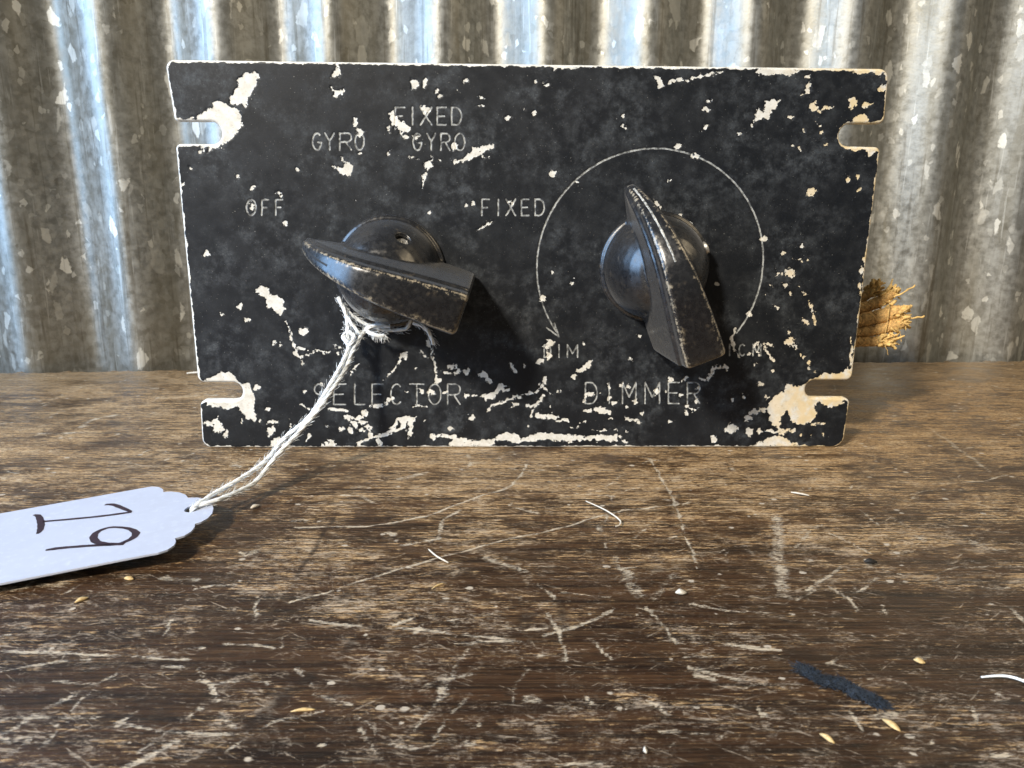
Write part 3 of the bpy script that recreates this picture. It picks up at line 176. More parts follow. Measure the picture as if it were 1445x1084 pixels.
# ---- materials
def mat_paint():
    s = NT('worn_black_paint')
    chip, edge, eng = s.attr('chip'), s.attr('edge'), s.attr('engrave')
    nA = s.noise(1.7, 5, .6); nB = s.noise(5.5, 3, .6, seed=2); nC = s.noise(.35, 3, .5, seed=3); nD = s.noise(.9, 4, .6, seed=4)
    cv = s.math('ADD', s.math('SUBTRACT', chip, .095), s.math('ADD', s.math('MULTIPLY', s.math('SUBTRACT', nA, .5), 1.25), s.math('MULTIPLY', s.math('SUBTRACT', nB, .5), .5)))
    m1 = s.ramp(cv, -.02, .05)
    ev = s.math('SUBTRACT', s.math('ADD', .46, s.math('ADD', s.math('MULTIPLY', s.math('SUBTRACT', nD, .5), 1.1), s.math('MULTIPLY', s.math('SUBTRACT', nC, .5), .9))), edge)
    m2 = s.ramp(ev, -.03, .06)
    gv = s.math('ADD', eng, s.math('MULTIPLY', s.math('SUBTRACT', nB, .5), .12))
    m3 = s.math('MULTIPLY', s.ramp(gv, -.05, .06), s.ramp(s.noise(.8, 4, .65, seed=6), .36, .60, .15, .82))
    # tiny pin-prick chips
    vd = s.voro(.75, seed=5); vr = s.voro(.75, out='Color', seed=5)
    sep = s.t.nodes.new('ShaderNodeSeparateColor'); s.put(sep.inputs[0], vr)
    m4 = s.math('MULTIPLY', s.ramp(s.math('SUBTRACT', s.math('MULTIPLY', sep.outputs[0], .12), vd), -.01, .02), s.ramp(sep.outputs[1], .74, .78))
    m4 = s.math('MULTIPLY', m4, s.ramp(nC, .4, .6))
    mask = s.math('MAXIMUM', s.math('MAXIMUM', m1, m2), m4)
    dust = s.noise(.10, 3, .5, seed=8); dust2 = s.noise(.30, 8, .66, seed=9); dust3 = s.noise(3.2, 5, .75, seed=10); dust4 = s.noise(1.0, 5, .7, seed=21)
    dm = s.math('MULTIPLY', s.ramp(dust, .36, .66, .10, 1), s.ramp(s.math('ADD', s.math('MULTIPLY', dust2, .65), s.math('MULTIPLY', dust4, .35)), .43, .72))
    paint = s.mix(s.math('MULTIPLY', dm, .62), (.0062, .0080, .0112), (.085, .099, .115))
    paint = s.mix(s.math('MULTIPLY', s.ramp(dust3, .47, .8), s.math('ADD', s.math('MULTIPLY', dm, .7), .05)), paint, (.15, .15, .145))
    fib = s.noise(.8, 2, .6, dist=2.5, seed=12)
    paint = s.mix(s.math('MULTIPLY', s.ramp(s.math('ABSOLUTE', s.math('SUBTRACT', fib, .5)), .008, .0, 0, 1), s.math('MULTIPLY', s.ramp(dust2, .55, .7), .3)), paint, (.13, .135, .13))
    sk = s.noise(3.6, 2, .5, seed=31)
    paint = s.mix(s.math('MULTIPLY', s.ramp(sk, .70, .76), .75), paint, (.33, .33, .31))
    bare = s.mix(s.ramp(s.noise(.6, 5, .6, seed=13), .35, .7), (.74, .735, .70), (.60, .585, .53))
    bare = s.mix(s.math('MULTIPLY', s.ramp(s.noise(2.2, 4, .7, seed=14), .56, .72), .7), bare, (.36, .33, .27))
    # yellowed primer along the upper right rim
    sp = s.t.nodes.new('ShaderNodeSeparateXYZ'); s.put(sp.inputs[0], s.co)
    yel = s.math('MULTIPLY', s.ramp(sp.outputs[0], 45, 66), s.ramp(s.noise(.5, 4, seed=15), .3, .6))
    bare = s.mix(s.math('MULTIPLY', yel, .75), bare, (.72, .55, .27))
    col = s.mix(mask, s.mix(m3, paint, (.50, .52, .52)), bare)
    rough = s.ramp(dust2, .3, .7, .42, .62)
    h = s.math('SUBTRACT', s.math('MULTIPLY', nB, .25), s.math('MULTIPLY', mask, 1.0))
    h = s.math('ADD', h, s.math('MULTIPLY', dust3, .25))
    return s.done(col, rough, 0, s.bump(h, .55, .12), spec=.35)
def mat_wood():
    s = NT('worn_dark_wood')
    mk = s.attr('mark')
    g1 = s.noise(.5, 5, .62, (.04, 1, 1), dist=.5); g2 = s.noise(1.5, 5, .7, (.06, 1, 1), seed=2, dist=.5); g3 = s.noise(4.2, 3, .65, (.03, 1, 1), seed=3, dist=.2)
    big = s.noise(.026, 3, .55, (.8, 1.2, 1), seed=4); mid = s.noise(.12, 5, .62, (.5, 1, 1), seed=5, dist=.6)
    blot = s.noise(.5, 6, .72, (.5, 1, 1), seed=6, dist=.6); fine = s.noise(2.4, 4, .75, (.32, 1, 1), seed=7, dist=.5)
    sp = s.t.nodes.new('ShaderNodeSeparateXYZ'); s.put(sp.inputs[0], s.co)
    # dark finish at the front, barer wood behind; light falloff painted in too
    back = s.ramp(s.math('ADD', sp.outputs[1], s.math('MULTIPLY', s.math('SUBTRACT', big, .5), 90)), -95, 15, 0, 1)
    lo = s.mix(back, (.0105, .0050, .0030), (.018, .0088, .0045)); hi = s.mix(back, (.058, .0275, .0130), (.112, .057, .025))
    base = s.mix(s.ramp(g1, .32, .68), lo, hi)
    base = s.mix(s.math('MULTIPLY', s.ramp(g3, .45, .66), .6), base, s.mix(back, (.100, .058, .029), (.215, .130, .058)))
    fl = s.noise(2.4, 5, .78, (.14, 1, 1), seed=22, dist=.3); fl2 = s.noise(6.5, 4, .75, (.20, 1, 1), seed=23, dist=.2); saw = s.noise(3.4, 3, .6, (.006, 1, 1), seed=26)
    wv = s.math('ADD', s.math('ADD', s.math('MULTIPLY', fl, .80), s.math('MULTIPLY', g2, .30)), s.math('ADD', s.math('MULTIPLY', mid, .50), s.math('ADD', s.math('MULTIPLY', back, .13), s.math('MULTIPLY', saw, .16))))
    worn = s.ramp(wv, .955, 1.04)
    base = s.mix(s.math('MULTIPLY', worn, .92), base, s.mix(s.ramp(fl2, .38, .60), (.175, .095, .040), (.66, .455, .235)))
    # pale scuffs, broken up along the grain
    sv = s.math('ADD', s.math('MULTIPLY', blot, .45), s.math('ADD', s.math('MULTIPLY', fl2, .46), s.math('MULTIPLY', mid, .25)))
    scuff = s.ramp(sv, .62, .675)
    base = s.mix(s.math('MULTIPLY', scuff, .75), base, s.mix(back, (.44, .365, .285), (.66, .51, .33)))
    base = s.mix(s.math('MULTIPLY', s.ramp(saw, .50, .36), .65), base, lo)
    base = s.mix(s.math('MULTIPLY', s.ramp(s.math('ADD', sp.outputs[1], s.math('MULTIPLY', blot, 30)), 60, 88), .5), base, s.mix(fl, (.085, .054, .026), (.33, .225, .115)))
    # fine scuffs running in several directions
    for r_, sd_, th, k in ((32, 41, .605, .7), (-38, 42, .615, .62), (74, 43, .625, .55), (8, 44, .60, .65)):
        q = s.noise(2.0, 5, .74, (.10, 1, 1), seed=sd_, dist=.2, rot=r_)
        q = s.math('ADD', s.math('MULTIPLY', q, .8), s.math('ADD', s.math('MULTIPLY', fl2, .12), s.math('MULTIPLY', mid, .10)))
        base = s.mix(s.math('MULTIPLY', s.ramp(q, th, th+.035), k), base, s.mix(back, (.41, .345, .27), (.58, .455, .30)))
    # small cross-grain dings
    x1 = s.noise(.8, 5, .7, (1, .35, 1), seed=16, dist=1.5)
    ding = s.math('MULTIPLY', s.ramp(s.math('ABSOLUTE', s.math('SUBTRACT', x1, .5)), .015, .003, 0, 1), s.ramp(s.noise(.2, 4, .6, seed=17), .5, .62))
    base = s.mix(s.math('MULTIPLY', ding, .18), base, (.43, .37, .29))
    vd = s.voro(.42, stretch=(.8, 1, 1), seed=8); vc = s.voro(.42, stretch=(.8, 1, 1), out='Color', seed=8)
    sep = s.t.nodes.new('ShaderNodeSeparateColor'); s.put(sep.inputs[0], vc)
    speck = s.math('ADD', s.math('MULTIPLY', sep.outputs[0], .2), s.math('MULTIPLY', s.math('SUBTRACT', fine, .5), .35))
    base = s.mix(s.math('MULTIPLY', s.ramp(s.math('SUBTRACT', speck, vd), -.02, .04), s.ramp(sep.outputs[1], .55, .62)), base, (.50, .44, .36))
    # traced scratches and dark stains
    nz = s.math('ADD', s.math('MULTIPLY', s.math('SUBTRACT', fl2, .5), 3.2), s.math('MULTIPLY', s.math('SUBTRACT', blot, .5), 2.0))
    sm = s.math('MULTIPLY', s.ramp(s.math('ADD', mk, nz), .24, .70), s.ramp(mk, .02, .4))
    base = s.mix(s.math('MULTIPLY', sm, .82), base, (.62, .53, .40))
    dk = s.ramp(s.math('ADD', mk, s.math('MULTIPLY', nz, -.4)), -.8, -.1, 1, 0)
    base = s.mix(s.math('MULTIPLY', dk, .72), base, (.018, .012, .0085))
    base = s.mix(s.math('MULTIPLY', s.ramp(s.noise(2.6, 4, .7, (.10, 1, 1), seed=9), .53, .65), .85), base, (.013, .009, .006))
    h = s.math('ADD', s.math('ADD', s.math('MULTIPLY', saw, .8), s.math('MULTIPLY', g3, .4)), s.math('ADD', s.math('MULTIPLY', g2, .5), s.math('MULTIPLY', fine, .5)))
    h = s.math('ADD', h, s.math('MULTIPLY', sm, -.3))
    rough = s.ramp(s.math('ADD', s.math('MULTIPLY', scuff, .3), s.math('ADD', big, worn)), .4, 1.2, .31, .58)
    return s.done(base, rough, 0, s.bump(h, .6, .25), spec=.5)
def mat_galv():
    s = NT('galvanised_iron')
    n1 = s.noise(.05, 5, .6, (1, 1, .35)); n2 = s.noise(.4, 5, .65, seed=2); n3 = s.noise(.12, 5, .6, (1.4, 1, .12), seed=3); n4 = s.noise(1.5, 4, .65, seed=11)
    base = s.mix(s.ramp(n2, .3, .7), (.25, .245, .215), (.42, .42, .39))
    base = s.mix(s.math('MULTIPLY', s.ramp(n3, .46, .66), .55), base, (.17, .15, .10))
    base = s.mix(s.math('MULTIPLY', s.ramp(n1, .45, .65), .4), base, (.21, .195, .15))
    # spangle: irregular crystals, few of them bright
    def flakes(sc, seed, lo, st):
        d = s.voro(sc, 'DISTANCE_TO_EDGE', st, seed=seed, warp=.55/sc); c = s.voro(sc, 'F1', st, 'Color', seed=seed, warp=.55/sc)
        sep = s.t.nodes.new('ShaderNodeSeparateColor'); s.put(sep.inputs[0], c)
        return s.math('MULTIPLY', s.ramp(sep.outputs[0], lo, lo+.06), s.ramp(s.math('ADD', d, s.math('MULTIPLY', s.math('SUBTRACT', n4, .5), .1)), .04, .12)), sep.outputs[1]
    f1, c1 = flakes(.30, 4, .93, (1.25, 1, .6)); f2, c2 = flakes(.52, 5, .92, (1.1, 1, .7)); f3, c3 = flakes(.17, 6, .92, (1.3, 1, .6))
    f0, c0 = flakes(.42, 9, -.2, (1, 1, .8))
    base = s.mix(s.math('MULTIPLY', c0, .30), base, (.50, .50, .46))
    for f, c, k in ((f3, c3, .5), (f1, c1, .85), (f2, c2, .65)):
        base = s.mix(s.math('MULTIPLY', f, s.math('MULTIPLY', s.math('ADD', c, .25), k)), base, (.82, .81, .74))
    # vertical water stains and fine scratches
    base = s.mix(s.math('MULTIPLY', s.ramp(s.noise(.5, 5, .65, (1, 1, .04), seed=24), .55, .68), .45), base, (.12, .10, .065))
    base = s.mix(s.math('MULTIPLY', s.ramp(s.noise(.9, 4, .6, (1, 1, .05), seed=25), .62, .70), .5), base, (.62, .62, .58))
    rough = s.math('ADD', s.ramp(n2, .3, .7, .34, .50), s.math('MULTIPLY', f1, .15))
    h = s.math('ADD', n4, s.math('MULTIPLY', n2, 1.5))
    return s.done(base, rough, .66, s.bump(h, .12, .2))
def mat_bakelite():
    s = NT('black_bakelite')
    w = s.attr('wear'); n1 = s.noise(.9, 5, .65); n2 = s.noise(3.5, 4, .7, seed=2); n3 = s.noise(.3, 4, .6, seed=3)
    base = s.mix(s.math('MULTIPLY', s.ramp(n2, .40, .8), s.ramp(n1, .42, .72, .05, .75)), (.0070, .0076, .0095), (.048, .049, .051))
    tan = s.math('MULTIPLY', s.ramp(n3, .48, .68), s.ramp(n1, .5, .68))
    base = s.mix(s.math('MULTIPLY', tan, .4), base, (.15, .115, .07))
    wv = s.ramp(s.math('ADD', w, s.math('ADD', s.math('MULTIPLY', s.math('SUBTRACT', n1, .5), 1.7), s.math('MULTIPLY', s.math('SUBTRACT', n2, .5), .5))), .72, 1.02)
    base = s.mix(s.math('MULTIPLY', wv, .75), base, (.42, .36, .26))
    return s.done(base, s.ramp(n1, .3, .7, .22, .38), 0, s.bump(n2, .15, .06), spec=1.0, **{'Sheen Weight': .1, 'Sheen Roughness': .4})
def mat_plain(name, col, rough=.7, var=.35, sc=1.0, metal=0, bump=.3, **kw):
    s = NT(name); n = s.noise(sc, 5, .65); n2 = s.noise(sc*4, 4, .65, seed=2)
    c = s.mix(s.ramp(n, .3, .7), tuple(v*(1-var) for v in col), tuple(min(1, v*(1+var*.6)) for v in col))
    c = s.mix(s.math('MULTIPLY', s.ramp(n2, .5, .8), .3), c, tuple(min(1, v*1.5+.02) for v in col))
    return s.done(c, rough, metal, s.bump(n2, bump, .1), **kw)
M_PAINT = mat_paint(); M_WOOD = mat_wood(); M_GALV = mat_galv(); M_BAKE = mat_bakelite()
M_STEEL = mat_plain('dull_screw_steel', (.62, .61, .58), .4, .3, 2, .8)
M_BOX = mat_plain('black_housing_metal', (.02, .021, .022), .5, .4, .3)
M_HOLE = mat_plain('dark_hole', (.006, .005, .004), .9)
M_CARD = mat_plain('white_card', (.455, .50, .62), .55, .03, .2, bump=.05)
M_INK = mat_plain('dark_marker_ink', (.028, .012, .022), .5, .4, 1.2, bump=.02)
M_COTTON = mat_plain('white_cotton', (.82, .86, .88), .85, .07, 1.5)
M_WIRE = mat_plain('tan_cloth_braid', (.70, .44, .17), .8, .45, 1.3, bump=.8)
M_FRAY = mat_plain('frayed_tan_fibre', (.82, .56, .22), .75, .4, .8)
M_HUSK = mat_plain('straw_husk', (.68, .50, .24), .6, .3, 1.5)
M_PALE = mat_plain('pale_crumb', (.62, .58, .50), .7, .15, 1.5)
M_LINT = mat_plain('blue_black_lint', (.022, .032, .048), .95, .5, 1.5)
M_DARK = mat_plain('dark_crumb', (.012, .011, .010), .7, .4, 1.5)
M_LINE = mat_plain('rubbed_white_filler', (.42, .42, .39), .7, .9, 1.1)
# ------------------------------------------------------------------ tabletop
def seg_dist(X, Y, a, b):
    ax, ay = a; dx, dy = b[0]-ax, b[1]-ay; L = dx*dx+dy*dy+1e-12
    t = np.clip(((X-ax)*dx+(Y-ay)*dy)/L, 0, 1)
    return np.hypot(X-ax-t*dx, Y-ay-t*dy)
def back_y(x): return 87.7+0.0604*x
def build_table():
    xs = np.concatenate([np.linspace(-330, -190, 12)[:-1], np.arange(-190, 190.01, .42), np.linspace(190, 330, 12)[1:]])
    ts = np.concatenate([np.linspace(-260, -108, 12)[:-1], np.arange(-108, -40, .30), np.arange(-40, 0, .4), np.arange(0, 88, .75)])
    ts = (ts+260)/(88+260-.75+1e-9); ts = np.clip(ts, 0, 1)
    nx, ny = len(xs), len(ts)
    X = np.repeat(xs[None], ny, 0); Y = -260+ts[:, None]*(back_y(X)+260)
    mark = np.zeros_like(X)
    WX = X+.16*np.sin(Y*.5+X*.21)+.07*np.sin(Y*1.3-X*.5+1)+.05*np.sin(X*2.9+Y*3.1); WY = Y+.22*np.sin(X*.27+Y*.13)+.09*np.sin(X*.81+Y*.3+2)+.05*np.sin(X*2.9-Y*2.7)
    marks = list(WOOD_MARKS)
    for k in range(420):
        x, y = random.uniform(-150, 150), random.uniform(-104, 60); a = random.choice((random.gauss(0, .25), random.uniform(0, math.pi), random.gauss(1.0, .3))); L = random.choice((1.5, 3, 4, 6, 9))*random.uniform(.6, 1.4)
        c = random.gauss(0, .25*L); dx, dy = math.cos(a)*L/2, math.sin(a)*L/2
        marks.append((random.choice((.15, .2, .3, .45, .8)), random.choice((.35, .5, .7, -.6)), [(x-dx, y-dy), (x-dy/L*c, y+dx/L*c), (x+dx, y+dy)]))
    for w, s, P in marks:
        px = [p[0] for p in P]; py = [p[1] for p in P]; m = 2.5*w+1
        i0, i1 = np.searchsorted(xs, [min(px)-m, max(px)+m]); 
        sub = (slice(None), slice(max(i0, 0), i1)); Xs, Ys = X[sub], Y[sub]
        ok = (Ys[:, 0] > min(py)-m-2) & (Ys[:, -1] < max(py)+m+2)
        rows = np.nonzero(ok)[0]
        if not len(rows) or i1 <= i0: continue
        sl = (slice(rows[0], rows[-1]+1), slice(i0, i1)); Xs, Ys = WX[sl], WY[sl]
        d = np.full(Xs.shape, 1e9)
        for a, b in zip(P[:-1], P[1:]): d = np.minimum(d, seg_dist(Xs, Ys, a, b))
        w2 = max(w, .28); v = s*np.clip(1.5-1.15*d/w2, 0, 1)*(.75+.25*np.sin(Xs*.8+Ys*1.1+w*9))
        cur = mark[sl]; mark[sl] = np.where(np.abs(v) > np.abs(cur), v, cur)
    # gentle unevenness of an old board, raised grain, worn rear edge
    Z = .10*np.sin(X*.031+Y*.05)+.08*np.sin(Y*.17+X*.011)+.03*np.sin(Y*1.3+.4*np.sin(X*.05))-.10
    Z -= .06*np.clip(mark, 0, 1)
    db = back_y(X)-Y; Z -= 1.2*np.exp(-db/.9)*(1+.5*np.sin(X*.4)+.4*np.sin(X*1.3))
    flat = np.clip(1-np.maximum(np.abs(X)-78, 0)/4, 0, 1)*np.clip(1-np.maximum(np.abs(Y-14)-24, 0)/3, 0, 1)
    Z = Z*(1-flat)+flat*(-.01+.0*Z)
    V = np.stack([X.ravel(), Y.ravel(), Z.ravel()], 1)
    idx = np.arange(nx*ny).reshape(ny, nx)
    Q = np.stack([idx[:-1, :-1], idx[:-1, 1:], idx[1:, 1:], idx[1:, :-1]], -1).reshape(-1, 4)
    # skirt: thickness of the board
    loop = np.concatenate([idx[0], idx[1:, -1], idx[-1, -2::-1], idx[-2:0, 0]]); n0 = len(V)
    low = V[loop].copy(); low[:, 2] = -24
    V = np.concatenate([V, low]); li = n0+np.arange(len(loop))
    Q = np.concatenate([Q, np.stack([loop, li, np.roll(li, -1), np.roll(loop, -1)], 1)])
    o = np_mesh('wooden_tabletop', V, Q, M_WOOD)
    attr(o, 'mark', np.concatenate([mark.ravel(), np.zeros(len(low))]))
    tag(o, 'scratched dark brown wooden tabletop with pale scuffs along the grain', kind='structure')
build_table()
# ------------------------------------------------------------------ corrugated wall
def build_wall():
    ang = math.radians(4.5); pitch, amp = 33.65, 4.6
    u = np.arange(-300, 300.1, .8); zs = np.concatenate([np.arange(-40, 150, 3.0), np.arange(150, 361, 15.0)])
    U, Z = np.meshgrid(u, zs)
    # small dents and slightly uneven ribs
    ph = 2*np.pi*(U-WALL_PHASE)/pitch+.10*np.sin(U*.021)+.04*np.sin(Z*.05+U*.03)
    d = amp*(1+.08*np.sin(U*.013+1))*np.sin(ph)+.12*np.sin(Z*.11+U*.2)*np.sin(U*.07)+.25*np.exp(-((U+140)**2/200+(Z-60)**2/300))
    off = 87.7+amp+1.8
    X = U*math.cos(ang)-d*math.sin(ang); Y = off+U*math.sin(ang)*.78+d*math.cos(ang)
    V = np.stack([X.ravel(), Y.ravel(), Z.ravel()], 1); idx = np.arange(U.size).reshape(U.shape)
    Q = np.stack([idx[:-1, :-1], idx[:-1, 1:], idx[1:, 1:], idx[1:, :-1]], -1).reshape(-1, 4)
    o = np_mesh('corrugated_wall', V, Q, M_GALV)
    so = o.modifiers.new('sheet', 'SOLIDIFY'); so.thickness = .6*MM; so.offset = -1
    tag(o, 'weathered galvanised corrugated iron sheet standing behind the black plate', 'wall')
WALL_PHASE = -16.35
build_wall()
# ------------------------------------------------------------------ control panel
PW, PH, PT = 73.0, 81.31, 2.0
panel = empty('control_panel')
tag(panel, 'chipped black selector and dimmer control panel with two pointer knobs', 'control panel')
def rounded(poly):
    out = []
    n = len(poly)
    for i in range(n):
        x, y, r = poly[i]; p = Vector((x, y)); a = Vector(poly[i-1][:2])-p; b = Vector(poly[(i+1) % n][:2])-p
        if r <= 0: out.append((x, y)); continue
        a.normalize(); b.normalize(); ang = a.angle(b); t = r/math.tan(ang/2); c = p+(a+b).normalized()*(r/math.sin(ang/2))
        s = p+a*t-c; e = p+b*t-c; a0 = math.atan2(s.y, s.x); a1 = math.atan2(e.y, e.x)
        da = (a1-a0+math.pi) % (2*math.pi)-math.pi; k = 9
        for j in range(k+1): out.append((c.x+r*math.cos(a0+da*j/k), c.y+r*math.sin(a0+da*j/k)))
    return out
OUT = rounded([(-73, 0, 2.2), (72.6, .1, 2.6), (72.9, 11.7, 1.2), (62.5, 11.8, 2.0), (62.6, 15.9, 2.0), (72.8, 15.9, 1.4), (73.1, 65.8, 1.2), (64.1, 65.9, 2.2), (64.1, 70.35, 2.2), (73.3, 70.4, 1.3), (73, 81.0, 2.0),
               (-73, 81.4, 1.6), (-72.2, 69.8, .8), (-62.9, 69.8, 2.15), (-62.9, 65.4, 2.15), (-72.5, 65.4, 1.1), (-72.6, 15.2, 1.5), (-63, 15.2, 1.98), (-63, 11.15, 1.98), (-72.6, 11.15, 1.5)])
def poly_sd(X, Z, P):
    d = np.full(X.shape, 1e9); ins = np.zeros(X.shape, bool)
    for a, b in zip(P, P[1:]+P[:1]):
        d = np.minimum(d, seg_dist(X, Z, a, b))
        c = ((a[1] > Z) != (b[1] > Z)); dz = b[1]-a[1]
        if dz: ins ^= c & (X < (b[0]-a[0])*(Z-a[1])/dz+a[0])
    return np.where(ins, -d, d)
def build_plate():
    st = .165
    xs = np.arange(-74, 74.01, st); zs = np.arange(-.5, 82.3, st); nx, nz = len(xs), len(zs)
    X, Z = np.meshgrid(xs, zs)
    sd = np.full(X.shape, 5.0)
    near = (np.abs(X) > 58) | (Z < 4) | (Z > 77)
    sd[:] = -5.0; sd[near] = poly_sd(X[near], Z[near], OUT)
    chip = np.full(X.shape, -1.0); eng = np.full(X.shape, -1.0)
    def win(px, pz, m):
        i0, i1 = np.searchsorted(xs, [min(px)-m, max(px)+m]); j0, j1 = np.searchsorted(zs, [min(pz)-m, max(pz)+m])
        return slice(j0, j1), slice(i0, i1)
    def vnoise(cell, seed):
        g = np.random.default_rng(seed).uniform(-1, 1, (int(90/cell)+4, int(155/cell)+4)); fx = (xs+76)/cell; fz = (zs+2)/cell
        ix = fx.astype(int); iz = fz.astype(int); tx = fx-ix; tz_ = fz-iz; tx = tx*tx*(3-2*tx); tz_ = tz_*tz_*(3-2*tz_); tx = tx[None]; tz_ = tz_[:, None]
        r = g[np.ix_(iz, ix)]*(1-tx)+g[np.ix_(iz, ix+1)]*tx; q = g[np.ix_(iz+1, ix)]*(1-tx)+g[np.ix_(iz+1, ix+1)]*tx
        return r*(1-tz_)+q*tz_
    X0, Z0 = X, Z
    X = X0+.28*vnoise(1.3, 1)+.2*vnoise(.55, 2)+.1*vnoise(.33, 5); Z = Z0+.28*vnoise(1.3, 3)+.2*vnoise(.55, 4)+.1*vnoise(.33, 6)
    hole = .30*vnoise(.8, 7)+.18*vnoise(.4, 8)
    for P in CHIP_POLYGONS:
        s = win([p[0] for p in P], [p[1] for p in P], 1.2); chip[s] = np.maximum(chip[s], np.clip(.1-poly_sd(X[s], Z[s], P), -1, .9))
    for w, P in CHIP_LINES:
        s = win([p[0] for p in P], [p[1] for p in P], 1.2+w); d = np.full(X[s].shape, 9.)
        for a, b in zip(P[:-1], P[1:]): d = np.minimum(d, seg_dist(X[s], Z[s], a, b))
        chip[s] = np.maximum(chip[s], np.clip(w+.06-d, -1, .9))
    for x, z, rx, rz, rot in CHIP_BLOBS:
        r = max(rx, rz); s = win([x], [z], r+1.2); c, q = math.cos(math.radians(rot)), math.sin(math.radians(rot))
        a = ((X[s]-x)*c+(Z[s]-z)*q)/rx; b = (-(X[s]-x)*q+(Z[s]-z)*c)/rz; k = np.hypot(a, b)
        chip[s] = np.maximum(chip[s], np.clip((1-k)*min(rx, rz)+.06, -1, .9))
    chip = np.where(chip > -.9, chip+hole*.8, chip); X = X0+.05*vnoise(.5, 9); Z = Z0+.05*vnoise(.5, 10)
    for P in ENGRAVED:
        w = .165 if len(P) < 60 else .17
        s = win([p[0] for p in P], [p[1] for p in P], .8); d = np.full(X[s].shape, 9.)
        for a, b in zip(P[:-1], P[1:]): d = np.minimum(d, seg_dist(X[s], Z[s], a, b))
        eng[s] = np.maximum(eng[s], np.clip(w-d, -1, .5))
    Y = np.where(chip > 0, .07, 0)+.14*np.clip(eng/.12, 0, 1)+.5*np.clip(1+sd/.45, 0, 1)**2
    Y += .05*np.sin(X*.21+Z*.1)*np.sin(Z*.17)
    X, Z = X0, Z0
    # snap the rim of the grid onto the outline
    inside = sd < 0
    cell = inside[:-1, :-1] | inside[1:, :-1] | inside[:-1, 1:] | inside[1:, 1:]
    used = np.zeros(X.shape, bool); used[:-1, :-1] |= cell; used[1:, :-1] |= cell; used[:-1, 1:] |= cell; used[1:, 1:] |= cell
    snap = used & ~inside; xo, zo = X[snap], Z[snap]; best = np.full(xo.shape, 1e9); bx, bz = xo.copy(), zo.copy()
    for a, b in zip(OUT, OUT[1:]+OUT[:1]):
        dx, dz = b[0]-a[0], b[1]-a[1]; t = np.clip(((xo-a[0])*dx+(zo-a[1])*dz)/(dx*dx+dz*dz+1e-12), 0, 1)
        qx, qz = a[0]+t*dx, a[1]+t*dz; d = np.hypot(xo-qx, zo-qz); k = d < best; best[k] = d[k]; bx[k] = qx[k]; bz[k] = qz[k]
    X = X.copy(); Z = Z.copy(); X[snap] = bx; Z[snap] = bz; Y[snap] = .5
    idx = -np.ones(X.shape, int); idx[used] = np.arange(used.sum())
    V = np.stack([X[used], Y[used], Z[used]], 1)
    Q = np.stack([idx[:-1, :-1], idx[:-1, 1:], idx[1:, 1:], idx[1:, :-1]], -1)[cell]
    # rim: edges used once, extruded to the back
    E = np.concatenate([Q[:, [0, 1]], Q[:, [1, 2]], Q[:, [2, 3]], Q[:, [3, 0]]]); key = np.sort(E, 1); key = key[:, 0]*len(V)+key[:, 1]
    u, first, cnt = np.unique(key, return_index=True, return_counts=True); B = E[first[cnt == 1]]
    rv = np.unique(B); mp = -np.ones(len(V), int); mp[rv] = len(V)+np.arange(len(rv))
    bv = V[rv].copy(); bv[:, 1] = PT
    R = np.stack([B[:, 1], B[:, 0], mp[B[:, 0]], mp[B[:, 1]]], 1)
    n0 = len(V); V = np.concatenate([V, bv])
    o = np_mesh('face_plate', V, np.concatenate([Q, R]), M_PAINT, panel)
    z1 = np.full(len(bv), -1.)
    attr(o, 'chip', np.concatenate([chip[used], z1])); attr(o, 'engrave', np.concatenate([eng[used], z1]))
    attr(o, 'edge', np.concatenate([np.clip(-sd[used], 0, 3), 0*z1-.3]))
    return o
plate = build_plate()
plate['label'] = 'black painted plate with engraved lettering and cream chips'
# back of the plate: a thin closed sheet behind it, and the housing
def prism(name, poly, y0, y1, mat, parent, bev=0):
    bm = bmesh.new(); vs_ = [bm.verts.new((x*MM, y0*MM, z*MM)) for x, z in poly]; f = bm.faces.new(vs_)
    r = bmesh.ops.extrude_face_region(bm, geom=[f]); bmesh.ops.translate(bm, vec=(0, (y1-y0)*MM, 0), verts=[v for v in r['geom'] if isinstance(v, bmesh.types.BMVert)])
    bmesh.ops.recalc_face_normals(bm, faces=bm.faces)
    if bev: bmesh.ops.bevel(bm, geom=list(bm.edges), offset=bev*MM, segments=3, affect='EDGES', profile=.5)
    me = bpy.data.meshes.new(name); bm.to_mesh(me); bm.free(); return link_mesh(name, me, mat, parent, True, 40)
prism('housing_box', [(-55, 6), (55, 6), (55, 75), (-55, 75)], 2.05, 47, M_BOX, panel, 1.5)
# ---- knobs
def lathe(prof, seg=64):
    V, F = [], []
    for r, h in prof:
        if r < 1e-6: V.append((0, 0, h)); continue
        for k in range(seg): a = 2*math.pi*k/seg; V.append((r*math.cos(a), r*math.sin(a), h))
    rings = []; c = 0
    for r, h in prof:
        n = 1 if r < 1e-6 else seg; rings.append((c, n)); c += n
    for (a, na), (b, nb) in zip(rings[:-1], rings[1:]):
        for k in range(seg):
            k2 = (k+1) % seg
            if nb == 1: F.append((a+k, a+k2, b))
            elif na == 1: F.append((a, b+k2, b+k))
            else: F.append((a+k, a+k2, b+k2, b+k))
    if rings[0][1] > 1: F.append(tuple(range(seg))[::-1])
    return V, F
def interp(tab, u):
    t = np.array(tab); k = min(2.2, max(0.0, 18.1-u)*.8, max(0.0, u+17.4)*.8); w = np.linspace(-k, k, 9)
    return [float(np.mean(np.interp(u+w, t[:, 0], t[:, i]))) for i in range(1, t.shape[1])]
